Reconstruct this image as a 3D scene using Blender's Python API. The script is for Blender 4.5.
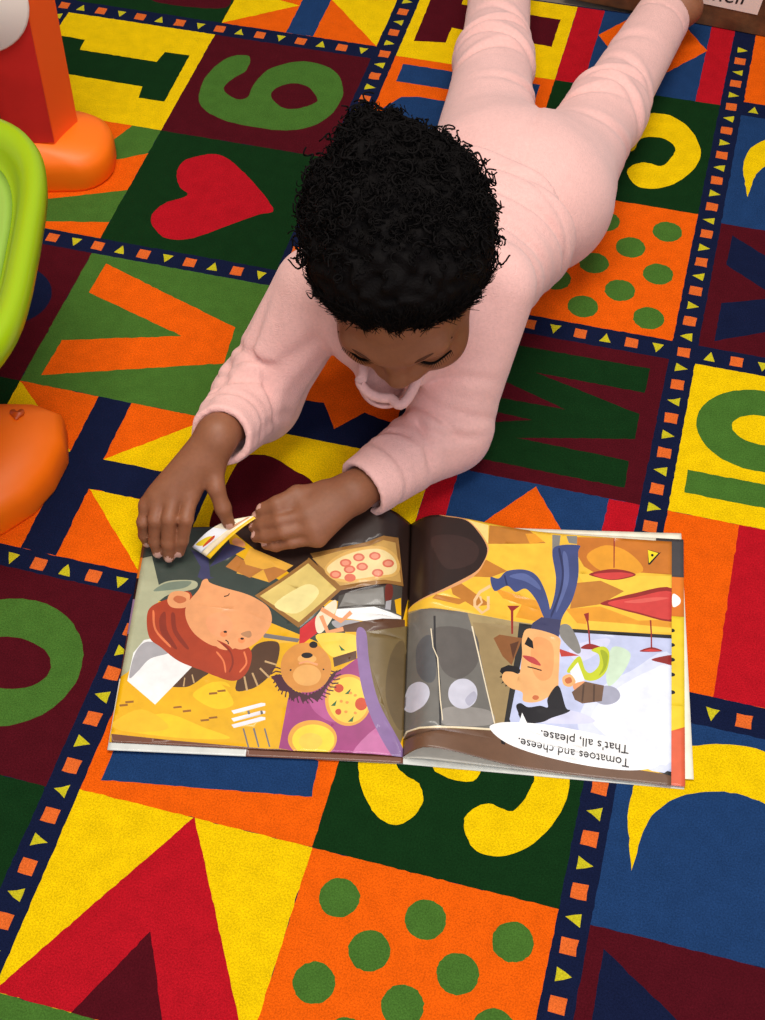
import bpy, bmesh, math, random
import numpy as np
from mathutils import Vector, Matrix
from mathutils.geometry import delaunay_2d_cdt

# ------------------------------------------------------------------ camera, light, exposure
SC = bpy.context.scene
for o in list(bpy.data.objects):
    bpy.data.objects.remove(o)
cam_d = bpy.data.cameras.new('camera')
cam_d.sensor_fit = 'VERTICAL'
cam_d.sensor_height = 36.0
cam_d.lens = 50.2941
cam_d.clip_start = 0.02
cam = bpy.data.objects.new('camera', cam_d)
SC.collection.objects.link(cam)
mw = Matrix([(0.965666, -0.200173, 0.165586), (0.259481, 0.774029, -0.577536), (-0.012561, 0.600674, 0.799395)]).to_4x4()
mw.translation = Vector((-0.02512, -1.09987, 1.1266))
cam.matrix_world = mw
SC.camera = cam

world = bpy.data.worlds.new('room_light')
SC.world = world
world.use_nodes = True
world.node_tree.nodes['Background'].inputs['Color'].default_value = (0.86, 0.88, 1.0, 1)
world.node_tree.nodes['Background'].inputs['Strength'].default_value = 0.28

def area(name, loc, target, size, power, color):
    d = bpy.data.lights.new(name, 'AREA')
    d.shape = 'RECTANGLE'; d.size, d.size_y = size
    d.energy = power; d.color = color
    o = bpy.data.objects.new(name, d)
    SC.collection.objects.link(o)
    o.location = loc
    o.rotation_euler = (Vector(target) - Vector(loc)).to_track_quat('-Z', 'Y').to_euler()
    return o
area('ceiling_light', (-0.2, -0.35, 2.5), (-0.3, -0.1, 0.0), (1.5, 0.9), 58, (1.0, 0.95, 0.88))
area('window_light', (0.9, -2.2, 2.2), (-0.25, -0.3, 0.0), (1.3, 1.5), 40, (0.90, 0.90, 1.0))

SC.view_settings.view_transform = 'Standard'
SC.view_settings.look = 'None'
SC.view_settings.gamma = 1.0
SC.view_settings.use_curve_mapping = False
SC.view_settings.exposure = 0.0

# ------------------------------------------------------------------ helpers
random.seed(7)
RNG = np.random.default_rng(7)
def lin(c):
    return tuple(((v/255)/12.92 if v/255 <= 0.04045 else ((v/255+0.055)/1.055)**2.4) for v in c)
MATS = {}
def mat(name, rgb, rough=0.5, bump=0.0, bscale=400, vary=0.0, vscale=60, spec=0.5, sheen=0.0, sss=0.0, coat=0.0, metal=0.0, vary2=0.0, v2scale=12):
    if name in MATS: return MATS[name]
    m = bpy.data.materials.new(name); m.use_nodes = True
    nt = m.node_tree; b = nt.nodes['Principled BSDF']
    c = lin(rgb)
    b.inputs['Base Color'].default_value = (*c, 1)
    b.inputs['Roughness'].default_value = rough
    b.inputs['Specular IOR Level'].default_value = spec
    b.inputs['Metallic'].default_value = metal
    if sheen: b.inputs['Sheen Weight'].default_value = sheen; b.inputs['Sheen Roughness'].default_value = 0.6
    if coat: b.inputs['Coat Weight'].default_value = coat; b.inputs['Coat Roughness'].default_value = 0.12
    if sss:
        b.inputs['Subsurface Weight'].default_value = sss
        b.inputs['Subsurface Radius'].default_value = (0.008, 0.003, 0.0015)
        b.inputs['Subsurface Scale'].default_value = 0.6
    tc = nt.nodes.new('ShaderNodeTexCoord')
    last = None
    for amount, sc in ((vary, vscale), (vary2, v2scale)):
        if not amount: continue
        n = nt.nodes.new('ShaderNodeTexNoise'); n.inputs['Scale'].default_value = sc; n.inputs['Detail'].default_value = 4
        nt.links.new(tc.outputs['Object'], n.inputs['Vector'])
        mr = nt.nodes.new('ShaderNodeMapRange')
        mr.inputs['From Min'].default_value = 0.3; mr.inputs['From Max'].default_value = 0.7
        mr.inputs['To Min'].default_value = 1-amount; mr.inputs['To Max'].default_value = 1+amount
        nt.links.new(n.outputs['Fac'], mr.inputs['Value'])
        mx = nt.nodes.new('ShaderNodeVectorMath'); mx.operation = 'SCALE'
        if last is None: mx.inputs[0].default_value = c
        else: nt.links.new(last, mx.inputs[0])
        nt.links.new(mr.outputs['Result'], mx.inputs['Scale'])
        last = mx.outputs['Vector']
    if last is not None: nt.links.new(last, b.inputs['Base Color'])
    if bump:
        n = nt.nodes.new('ShaderNodeTexNoise'); n.inputs['Scale'].default_value = bscale; n.inputs['Detail'].default_value = 3
        nt.links.new(tc.outputs['Object'], n.inputs['Vector'])
        bp = nt.nodes.new('ShaderNodeBump'); bp.inputs['Strength'].default_value = bump; bp.inputs['Distance'].default_value = 0.002
        nt.links.new(n.outputs['Fac'], bp.inputs['Height']); nt.links.new(bp.outputs['Normal'], b.inputs['Normal'])
    MATS[name] = m
    return m
def link(name, me, parent=None, mats=(), smooth=True):
    for m in mats: me.materials.append(m)
    if smooth:
        me.polygons.foreach_set('use_smooth', [True]*len(me.polygons))
    o = bpy.data.objects.new(name, me)
    SC.collection.objects.link(o)
    if parent is not None: o.parent = parent
    return o
def mesh(name, v, f):
    me = bpy.data.meshes.new(name)
    me.from_pydata([tuple(map(float, p)) for p in v], [], [tuple(map(int, q)) for q in f])
    me.update()
    return me
def from_bm(name, bm):
    bmesh.ops.recalc_face_normals(bm, faces=bm.faces[:])
    me = bpy.data.meshes.new(name); bm.to_mesh(me); bm.free(); return me
def empty(name, loc=(0, 0, 0)):
    o = bpy.data.objects.new(name, None); o.empty_display_size = 0.05
    SC.collection.objects.link(o); o.location = loc
    return o
def tag(o, label=None, cat=None, group=None, kind=None):
    for k, v in (('label', label), ('category', cat), ('group', group), ('kind', kind)):
        if v: o[k] = v
    return o
def child(o, root):          # keep world placement under a root that is only translated
    o.parent = root
    o.matrix_parent_inverse = Matrix.Translation(-root.location)
    return o
def tube(pts, rad, seg=8, cap=True):
    pts = [np.array(p, float) for p in pts]; n = len(pts)
    V, F = [], []
    ref = np.array([0.3, 0.2, 0.93])
    for i, p in enumerate(pts):
        t = pts[min(i+1, n-1)] - pts[max(i-1, 0)]; t = t/(np.linalg.norm(t)+1e-12)
        a = np.cross(t, ref); a /= np.linalg.norm(a)+1e-12; b = np.cross(t, a)
        r = rad[i] if hasattr(rad, '__len__') else rad
        for k in range(seg):
            th = 2*math.pi*k/seg
            V.append(p + r*(math.cos(th)*a + math.sin(th)*b))
    for i in range(n-1):
        for k in range(seg):
            F.append((i*seg+k, i*seg+(k+1) % seg, (i+1)*seg+(k+1) % seg, (i+1)*seg+k))
    if cap:
        F.append(tuple(range(seg))[::-1]); F.append(tuple(range((n-1)*seg, n*seg)))
    return V, F
def catmull(pts, n=6, closed=True):
    P = np.array(pts, float); m = len(P); out = []
    for i in range(m if closed else m-1):
        if closed: a, b, c, d = P[i-1], P[i], P[(i+1) % m], P[(i+2) % m]
        else: a, b, c, d = P[max(i-1, 0)], P[i], P[i+1], P[min(i+2, m-1)]
        for k in range(n):
            t = k/n
            out.append(0.5*((2*b)+(-a+c)*t+(2*a-5*b+4*c-d)*t*t+(-a+3*b-3*c+d)*t**3))
    if not closed: out.append(P[-1])
    return np.array(out)
def inside(poly, q):
    x, y = q[:, 0], q[:, 1]; r = np.zeros(len(q), bool)
    px, py = poly[:, 0], poly[:, 1]; j = len(poly)-1
    for i in range(len(poly)):
        if py[i] != py[j]:
            c = ((py[i] > y) != (py[j] > y)) & (x < (px[j]-px[i])*(y-py[i])/(py[j]-py[i])+px[i])
            r ^= c
        j = i
    return r
def mosaic(polys, frame, grid):
    """one flat sheet of triangles; each takes the colour of the last polygon that covers it"""
    V, E = [], []
    def add(p, closed=True):
        s = len(V); V.extend(Vector((float(a), float(b))) for a, b in p)
        n = len(p); E.extend((s+i, s+(i+1) % n) for i in range(n if closed else n-1))
    for _, p in polys: add(p)
    add(frame)
    x0, y0 = np.min(frame, 0); x1, y1 = np.max(frame, 0)
    for a in np.arange(x0+grid*.5, x1, grid):
        for b in np.arange(y0+grid*.5, y1, grid): V.append(Vector((float(a), float(b))))
    v, e, f, *_ = delaunay_2d_cdt(V, E, [], 0, 1e-7)
    v = np.array([tuple(q) for q in v]); f = np.array([t for t in f if len(t) == 3])
    cen = v[f].mean(1)
    keep = inside(np.array(frame, float), cen)
    f, cen = f[keep], cen[keep]
    col = np.full(len(f), -1)
    for i, (_, p) in enumerate(polys):
        p = np.array(p, float)
        lo, hi = p.min(0), p.max(0)
        cand = np.where(((cen >= lo) & (cen <= hi)).all(1))[0]
        if len(cand): col[cand[inside(p, cen[cand])]] = i
    return v, f, col
def pmesh(name, v, f, colnames, matof):
    me = mesh(name, v, f)
    order = []
    idx = []
    for c in colnames:
        if c not in order: order.append(c)
        idx.append(order.index(c))
    for c in order: me.materials.append(matof(c))
    me.polygons.foreach_set('material_index', idx)
    return me

J = {
    'toe_far': (-0.7301, 0.0952, 0.0000),
    'heel_far': (-0.8230, 0.2395, 0.0000),
    'head': (-0.2541, -0.2246, 0.2650),
    'neck': (-0.2695, -0.1278, 0.1850),
    'shoulder_a': (-0.3522, -0.1666, 0.1650),
    'elbow_a': (-0.4090, -0.2131, 0.0430),
    'wrist_a': (-0.4084, -0.3130, 0.1050),
    'shoulder_b': (-0.1927, -0.1189, 0.1650),
    'elbow_b': (-0.2124, -0.2048, 0.0430),
    'wrist_b': (-0.2776, -0.3094, 0.0540),
    'cuff_a': (-0.4073, -0.3122, 0.1000),
    'cuff_b': (-0.2729, -0.3049, 0.0530),
    'pelvis': (-0.2100, 0.1317, 0.0850),
    'waist': (-0.2293, 0.0009, 0.1150),
    'chest': (-0.2651, -0.1127, 0.1350),
    'hip_a': (-0.2619, 0.1842, 0.0750),
    'knee_a': (-0.2944, 0.3810, 0.0500),
    'ankle_a': (-0.3316, 0.6088, 0.0420),
    'hip_b': (-0.1699, 0.1638, 0.0700),
    'knee_b': (-0.1443, 0.3206, 0.0480),
    'ankle_b': (-0.1090, 0.5251, 0.0420),
    'toe_b': (-0.1000, 0.5699, 0.0160),
    'heel_b': (-0.0839, 0.5530, 0.0500),
    'bun_a': (-0.2465, 0.1299, 0.1000),
    'bun_b': (-0.1799, 0.1040, 0.1000),
    'hem0': (-0.2100, 0.0195, 0.1700),
    'hem1': (-0.1417, 0.0278, 0.0900),
    'a_i0': (-0.4242, -0.3606, 0.0660),
    'a_m0': (-0.4389, -0.3626, 0.0700),
    'a_r0': (-0.4521, -0.3690, 0.0660),
    'a_p0': (-0.4633, -0.3755, 0.0550),
    'a_i1': (-0.4225, -0.3827, 0.0560),
    'a_m1': (-0.4372, -0.3880, 0.0580),
    'a_r1': (-0.4511, -0.3898, 0.0540),
    'a_p1': (-0.4649, -0.3889, 0.0450),
    'a_i2': (-0.4267, -0.3910, 0.0320),
    'a_m2': (-0.4376, -0.3989, 0.0340),
    'a_r2': (-0.4519, -0.3973, 0.0300),
    'a_p2': (-0.4653, -0.3920, 0.0280),
    'a_i3': (-0.4301, -0.3953, 0.0170),
    'a_m3': (-0.4374, -0.4032, 0.0170),
    'a_r3': (-0.4496, -0.4009, 0.0160),
    'a_p3': (-0.4639, -0.3924, 0.0160),
    'a_t0': (-0.4085, -0.3336, 0.0850),
    'a_t1': (-0.4016, -0.3521, 0.0720),
    'a_t2': (-0.3934, -0.3611, 0.0550),
    'a_t3': (-0.3882, -0.3646, 0.0360),
    'a_pc': (-0.4307, -0.3394, 0.0820),
    'b_pc': (-0.2975, -0.3311, 0.0420),
    'b_i0': (-0.3228, -0.3344, 0.0520),
    'b_m0': (-0.3146, -0.3454, 0.0500),
    'b_r0': (-0.3076, -0.3535, 0.0440),
    'b_p0': (-0.3017, -0.3584, 0.0350),
    'b_i1': (-0.3417, -0.3475, 0.0500),
    'b_m1': (-0.3387, -0.3573, 0.0480),
    'b_r1': (-0.3329, -0.3646, 0.0420),
    'b_p1': (-0.3249, -0.3671, 0.0320),
    'b_i2': (-0.3565, -0.3472, 0.0400),
    'b_m2': (-0.3564, -0.3576, 0.0360),
    'b_r2': (-0.3512, -0.3659, 0.0310),
    'b_p2': (-0.3408, -0.3693, 0.0230),
    'b_i3': (-0.3653, -0.3489, 0.0360),
    'b_m3': (-0.3665, -0.3566, 0.0280),
    'b_r3': (-0.3622, -0.3647, 0.0240),
    'b_p3': (-0.3515, -0.3680, 0.0190),
    'b_t0': (-0.3063, -0.3165, 0.0520),
    'b_t1': (-0.3304, -0.3284, 0.0560),
    'b_t2': (-0.3457, -0.3431, 0.0540),
    'b_t3': (-0.3601, -0.3467, 0.0460),
    'collar_l': (-0.2848, -0.2454, 0.1620),
    'collar_m': (-0.2855, -0.2578, 0.1520),
    'collar_f': (-0.2730, -0.2656, 0.1460),
    'collar_g': (-0.2562, -0.2645, 0.1440),
    'collar_r': (-0.2366, -0.2561, 0.1500),
}
LEFT_ART = [
    ('gold', 0, [1380,1276,1127,-247,-162,-151,-146,1210]),
    ('gold2', 1, [954,63,833,131,681,78,591,39,748,31,930,46]),
    ('gold2', 1, [737,243,630,274,592,186,647,158,716,190]),
    ('orange_l', 1, [1002,96,911,172,864,148,942,81]),
    ('darkbrown', 0, [695,992,428,1098,-146,1210,-152,692,1,648,16,553,282,616,553,849]),
    ('tabledark', 0, [1012,1148,711,1033,668,871,280,574,201,446,315,441,610,594,945,640,1008,837]),
    ('tablelight', 1, [965,647,939,695,886,733,792,733,787,695,878,667,929,620]),
    ('tablelight', 0, [1196,840,966,856,914,688,913,452,978,305,1107,265]),
    ('tablemist', 1, [938,685,892,724,806,731,824,700,894,686]),
    ('tile_y', 0, [601,888,575,875,430,786,515,718,588,749,640,767]),
    ('tile_b', 0, [594,807,541,780,588,743,684,800,648,853]),
    ('tile_b', 0, [541,780,501,789,449,763,515,716]),
    ('tile_y', 0, [610,808,541,780,577,806,622,839]),
    ('gold', 0, [992,-75,1030,179,985,278,943,360,575,241,270,407,239,-108]),
    ('gold2', 1, [954,63,833,131,681,78,591,39,748,31,930,46]),
    ('gold2', 1, [735,225,659,273,592,186,647,158,716,190]),
    ('gold3', 1, [999,78,907,145,803,71,937,46]),
    ('chair', 1, [826,253,774,246,746,257,713,290,694,318,758,362,797,314]),
    ('chair', 1, [593,248,543,244,504,270,467,320,451,390,460,446,520,447,558,401]),
    ('chairline', 0, [547,240,563,300,569,298,554,238]),
    ('chairline', 0, [512,261,536,316,542,313,518,258]),
    ('chairline', 0, [475,298,512,338,516,332,479,292]),
    ('chairline', 0, [456,353,499,369,500,361,457,346]),
    ('chairline', 0, [772,249,773,287,777,288,777,249]),
    ('chairline', 0, [737,267,749,303,753,301,742,265]),
    ('greyline', 0, [515,488,381,458,388,443,513,468]),
    ('paper', 0, [975,266,971,393,941,452,905,462,749,346,864,167]),
    ('papergrey', 1, [970,280,966,384,936,442,879,434,844,397,908,367,944,309]),
    ('dash', 0, [970,176,941,181,939,172,967,167]),
    ('dash', 0, [988,161,960,166,957,157,985,152]),
    ('dash', 0, [800,161,772,166,769,158,798,153]),
    ('dash', 0, [766,147,737,152,735,143,763,138]),
    ('dash', 0, [683,226,655,230,652,221,681,217]),
    ('dash', 0, [655,237,627,242,624,233,653,229]),
    ('dash', 0, [700,111,671,116,669,108,697,103]),
    ('dash', 0, [672,123,644,128,641,120,670,115]),
    ('navyp', 0, [824,888,754,848,736,752,721,747,763,738,783,752,777,800]),
    ('navyp', 0, [745,799,700,895,687,914,617,886,659,854,700,827]),
    ('skin_p', 1, [673,923,660,940,628,920,622,896,656,902]),
    ('hair_r', 1, [800,677,875,648,935,610,945,554,923,463,875,419,804,359,709,319,725,335,662,296,608,279,573,294,551,339,550,403,580,439,651,476,746,513]),
    ('skin_b', 1, [763,733,772,691,807,621,803,556,763,484,693,432,637,433,586,416,533,451,493,519,494,572,520,617,589,665,679,699,733,723,746,742]),
    ('skin_b', 1, [743,494,702,457,668,420,622,416,574,458,564,514,658,543]),
    ('blush', 1, [728,557,689,584,643,557,630,504,669,468,715,503]),
    ('hair_r', 1, [840,483,757,418,673,401,631,356,608,347,628,402,662,439,679,457,631,430,604,384,598,320,632,292,693,309,805,379]),
    ('hair_d', 1, [899,555,881,583,864,501,819,421,833,420,883,482]),
    ('hair_d', 1, [859,574,845,574,828,501,777,422,791,421,842,492]),
    ('hair_d', 1, [657,436,627,400,616,356,623,321,617,318,609,356,622,404,652,442]),
    ('hair_l', 1, [675,399,649,363,637,318,632,320,644,366,671,404]),
    ('hair_l', 1, [579,402,567,358,585,322,580,318,561,356,573,403]),
    ('hair_l', 1, [928,582,909,498,850,426,845,432,903,502,921,583]),
    ('skin_b', 1, [802,667,837,684,872,676,881,639,867,611,841,602,806,611]),
    ('ear_d', 1, [818,653,848,662,860,644,837,625,813,635]),
    ('nose_o', 1, [645,484,646,480,647,476,651,473,655,471,659,471,663,473,667,475,670,479,671,484,671,489,669,493,666,496,662,497,657,497,653,496,649,493,647,489]),
    ('nose_o', 1, [579,457,579,453,581,449,584,446,588,444,593,444,597,446,601,449,603,453,605,457,604,462,602,466,599,468,595,470,591,470,587,468,583,465,580,462]),
    ('ink', 1, [647,495,647,493,648,491,650,490,652,490,654,490,656,490,658,491,659,493,660,495,660,497,659,498,657,499,655,500,653,500,651,499,649,498,648,497]),
    ('ink', 1, [583,464,584,462,584,461,586,460,588,459,590,459,592,460,594,461,595,462,596,464,596,466,595,467,593,469,591,469,589,469,587,469,585,467,584,466]),
    ('ink', 0, [674,655,660,660,655,670,658,673,662,664,676,660]),
    ('ink', 0, [650,455,641,449,638,438,634,440,638,452,648,460]),
    ('hairband', 1, [597,486,566,499,557,477,570,468]),
    ('card_e', 0, [370,832,262,838,164,850,99,879,44,896,19,698,124,672,252,653,314,734]),
    ('card', 0, [360,808,245,826,147,835,99,860,54,868,28,711,124,689,249,674,306,743]),
    ('crust', 1, [311,753,277,797,220,822,147,832,89,830,48,811,34,765,61,718,141,691,221,684,280,706]),
    ('pizza', 1, [303,752,268,788,211,810,146,821,93,817,55,797,46,758,73,722,149,702,222,697,272,715]),
    ('salami', 1, [247,721,249,713,257,707,267,706,278,710,286,717,290,726,287,735,280,740,269,741,258,737,250,730]),
    ('salami', 1, [212,767,215,758,222,753,233,752,244,755,252,763,255,772,253,780,245,785,235,786,224,783,216,776]),
    ('salami', 1, [164,786,167,778,174,772,185,771,196,774,204,781,207,790,205,798,197,804,186,805,176,802,168,795]),
    ('salami', 1, [106,792,108,783,116,776,126,774,137,777,145,783,148,791,146,800,138,806,128,808,117,805,109,800]),
    ('salami', 1, [150,747,153,738,160,733,171,731,181,734,190,740,193,749,190,757,183,763,172,765,162,762,154,755]),
    ('salami', 1, [196,738,199,730,206,724,217,723,228,726,236,733,239,742,237,750,229,756,219,757,208,754,200,747]),
    ('salami', 1, [56,777,59,767,66,757,77,751,87,750,95,754,98,762,96,771,88,779,78,785,67,787,59,784]),
    ('salami', 1, [93,723,95,715,102,707,113,704,123,706,131,712,135,720,132,729,125,735,114,737,104,736,96,731]),
    ('salami', 1, [193,702,195,694,203,688,213,687,224,690,232,697,235,706,233,714,226,720,215,721,204,718,196,711]),
    ('salami2', 1, [254,722,257,716,263,713,272,714,279,719,282,725,280,731,273,734,265,733,257,728]),
    ('salami2', 1, [220,767,222,762,229,759,238,759,245,764,248,771,246,777,239,779,230,778,223,774]),
    ('salami2', 1, [172,787,174,781,181,778,190,778,197,783,200,789,197,795,190,798,182,797,175,793]),
    ('salami2', 1, [113,791,115,785,122,781,131,781,138,785,141,791,138,797,132,801,123,801,116,797]),
    ('salami2', 1, [158,747,160,741,167,738,175,738,182,742,185,749,183,754,176,758,168,757,161,753]),
    ('salami2', 1, [204,739,206,733,213,730,221,730,229,735,232,741,229,747,222,750,214,749,207,745]),
    ('salami2', 1, [64,773,66,766,73,760,81,757,88,758,91,764,88,770,82,776,73,779,66,778]),
    ('salami2', 1, [100,722,102,716,109,711,117,711,124,714,127,720,125,726,118,730,110,730,103,728]),
    ('card_e', 0, [562,659,373,810,244,655,390,506]),
    ('card_l', 0, [543,656,374,788,261,659,390,530]),
    ('card_ll', 1, [486,615,377,694,325,649,401,569]),
    ('card_e', 0, [378,808,247,652,242,658,373,814]),
    ('darkgrey', 0, [251,632,83,673,60,685,23,694,23,550,255,567]),
    ('greyp', 0, [227,640,91,665,84,594,248,585]),
    ('paper', 0, [256,576,120,581,23,564,23,550,101,514,181,527,262,544]),
    ('handle', 1, [83,673,59,681,58,630,81,609]),
    ('papergrey', 0, [79,609,60,620,62,577,81,577]),
    ('gold', 0, [49,624,26,644,23,569,40,571]),
    ('papergrey', 1, [269,526,205,528,165,518,204,500,251,497]),
    ('darkbrown2', 0, [274,481,222,508,9,556,6,471,167,478]),
    ('redp', 0, [384,501,327,554,303,547,322,478,382,425]),
    ('cream', 1, [327,554,266,615,259,567,299,486,323,487]),
    ('skin_p', 0, [316,573,237,515,197,553,208,567,237,534,309,589]),
    ('skin_p', 0, [318,549,286,473,225,483,229,501,279,488,304,555]),
    ('purple', 0, [420,7,404,212,304,261,170,374,166,469,45,123,0,-16,230,-26]),
    ('purple2', 1, [326,213,231,280,180,243,222,121,297,147]),
    ('purple3', 1, [168,4,77,110,33,16,103,-10]),
    ('pie', 1, [318,475,183,465,175,393,212,374,262,380,303,425]),
    ('darkbrown2', 0, [258,375,176,403,174,369,251,337]),
    ('leaf', 0, [240,427,215,403,230,403]),
    ('piecrust', 1, [115,208,117,177,127,148,144,125,165,110,189,104,214,108,237,122,256,144,269,172,275,204,273,236,263,265,246,288,225,303,200,308,175,303,152,289,133,267,120,239]),
    ('pie', 1, [123,208,125,180,134,154,148,134,167,120,188,115,210,119,230,131,246,151,258,176,263,204,261,233,253,258,238,279,219,292,198,297,176,293,155,280,139,260,128,235]),
    ('tomato', 1, [213,252,215,243,221,237,229,234,237,237,244,243,246,251,245,260,239,266,231,268,222,266,216,260]),
    ('tomato', 1, [128,192,130,179,137,170,148,166,158,169,167,178,170,190,168,203,161,212,150,216,139,213,131,204]),
    ('tomato', 1, [216,158,217,152,220,148,225,146,231,148,235,152,237,158,236,164,232,168,227,170,221,169,217,164]),
    ('leaf', 0, [254,181,234,204,238,181]),
    ('leaf', 0, [192,120,172,143,175,121]),
    ('leaf', 0, [208,228,188,251,192,229]),
    ('orange_l', 1, [182,233,184,229,188,228,192,229,194,233,192,237,188,239,184,237]),
    ('orange_l', 1, [192,196,194,192,198,190,202,192,204,196,202,200,198,201,194,200]),
    ('orange_l', 1, [165,225,167,221,171,219,175,220,177,224,175,228,171,230,167,228]),
    ('orange_l', 1, [194,159,196,155,200,153,204,155,206,159,204,163,200,164,196,163]),
    ('orange_l', 1, [162,155,163,151,167,150,171,151,173,155,172,159,168,161,164,159]),
    ('orange_l', 1, [213,200,214,196,218,194,223,196,224,200,223,204,219,206,215,204]),
    ('piecrust', 1, [225,52,228,29,238,8,255,-9,278,-20,303,-25,329,-22,353,-13,372,3,386,23,392,46,389,69,379,91,362,108,339,119,313,123,287,120,263,110,243,95,230,75]),
    ('pie2', 1, [233,47,235,28,244,11,259,-3,279,-12,300,-16,323,-14,343,-7,360,6,372,23,377,42,375,61,366,79,351,93,331,102,309,106,286,103,265,95,248,82,237,66]),
    ('pie', 1, [274,41,277,27,287,15,303,8,321,8,337,13,349,24,354,38,351,52,341,64,325,71,307,71,291,66,279,55]),
    ('beige', 0, [146,479,59,503,-12,539,-23,150,10,46,78,156,121,291]),
    ('beige_d', 1, [55,393,7,456,-14,187,12,101,65,222]),
    ('lilac', 1, [180,479,146,479,128,356,88,201,2,38,0,-16,40,6,110,135,158,290]),
    ('curl', 0, [473,300,441,310,386,241,335,222,287,251,258,308,238,327,249,294,268,265,286,223,300,199,326,213,349,195,368,222,391,198,406,236,435,241,454,275]),
    ('curl', 0, [267,320,243,312,225,324,227,329,244,318,267,325]),
    ('curl', 0, [268,307,245,297,224,305,226,310,245,302,266,312]),
    ('curl', 0, [270,295,248,282,227,287,228,292,247,287,268,300]),
    ('curl', 0, [273,283,253,267,232,269,232,275,252,273,271,288]),
    ('curl', 0, [278,273,260,254,238,253,239,258,259,259,275,277]),
    ('curl', 0, [285,263,269,242,248,238,247,243,267,247,281,266]),
    ('curl', 0, [292,254,279,231,258,224,257,229,277,236,288,257]),
    ('curl', 0, [301,247,291,222,271,212,269,217,288,226,296,249]),
    ('curl', 0, [310,241,304,216,285,203,283,207,300,219,306,242]),
    ('curl', 0, [321,236,318,211,301,195,298,200,313,213,316,237]),
    ('curl', 0, [332,234,332,208,317,190,314,194,327,210,327,233]),
    ('curl', 0, [343,233,346,207,334,188,330,191,342,208,338,231]),
    ('curl', 0, [354,233,361,209,351,188,347,190,356,209,350,231]),
    ('curl', 0, [366,236,376,213,369,191,364,192,371,212,361,233]),
    ('curl', 0, [377,240,390,219,385,196,381,197,385,217,372,236]),
    ('curl', 0, [387,246,403,227,402,204,397,204,398,225,383,241]),
    ('curl', 0, [397,253,415,237,417,214,412,213,411,234,394,248]),
    ('curl', 0, [406,262,426,249,431,226,426,224,423,245,403,256]),
    ('curl', 0, [414,272,436,262,444,240,439,238,433,258,412,266]),
    ('curl', 0, [421,283,444,277,455,257,450,253,441,272,419,277]),
    ('curl', 0, [426,294,451,292,463,274,459,270,448,287,425,289]),
    ('curl', 0, [430,307,455,309,470,293,467,288,453,303,430,301]),
    ('curl', 0, [432,320,457,325,475,312,472,307,456,319,433,314]),
    ('curl', 0, [433,333,458,342,477,331,474,326,457,336,434,327]),
    ('skin_g', 1, [261,335,263,306,272,280,287,259,308,243,331,235,357,235,381,243,404,259,422,281,435,308,441,338,440,367,432,395,416,417,396,433,371,440,345,439,320,430,297,413,279,390,266,363]),
    ('skin_gl', 1, [295,304,298,287,307,273,323,264,342,261,361,264,378,273,389,288,395,305,392,321,382,336,367,345,348,348,328,344,311,334,300,320]),
    ('skin_gl', 1, [316,371,320,362,332,355,348,353,365,356,378,363,383,373,379,383,367,390,351,392,334,389,321,381]),
    ('ink', 1, [330,387,333,381,340,377,350,375,360,377,368,382,371,388,368,394,361,398,351,399,341,397,333,392]),
    ('ink', 1, [316,430,317,423,322,418,330,417,338,419,343,424,346,431,344,438,339,443,332,445,324,442,318,437]),
    ('blush', 0, [376,350,349,359,311,343,309,351,349,366,379,357]),
    ('ink', 1, [401,327,402,324,404,323,407,324,408,327,407,330,405,331,402,330]),
    ('ink', 1, [285,327,286,325,288,324,290,325,291,327,291,330,288,331,286,330]),
    ('white', 0, [597,153,497,189,482,188,481,178,587,140]),
    ('white', 0, [594,121,494,157,479,156,479,146,584,108]),
    ('white', 0, [591,95,492,132,477,130,476,120,581,82]),
    ('greyline', 0, [551,81,526,6,521,8,546,83]),
    ('greyline', 0, [516,83,491,8,486,10,510,85]),
    ('greyline', 0, [478,84,454,10,449,12,473,86]),
    ('greyline', 0, [542,154,538,140,530,142,535,157]),
    ('greyline', 0, [497,156,493,141,485,144,490,158]),
    ('rim', 0, [997,35,782,20,459,4,420,5,255,-11,40,-19,-24,-15,-9,-51,306,-75,805,-84,988,-97]),
]
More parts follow.
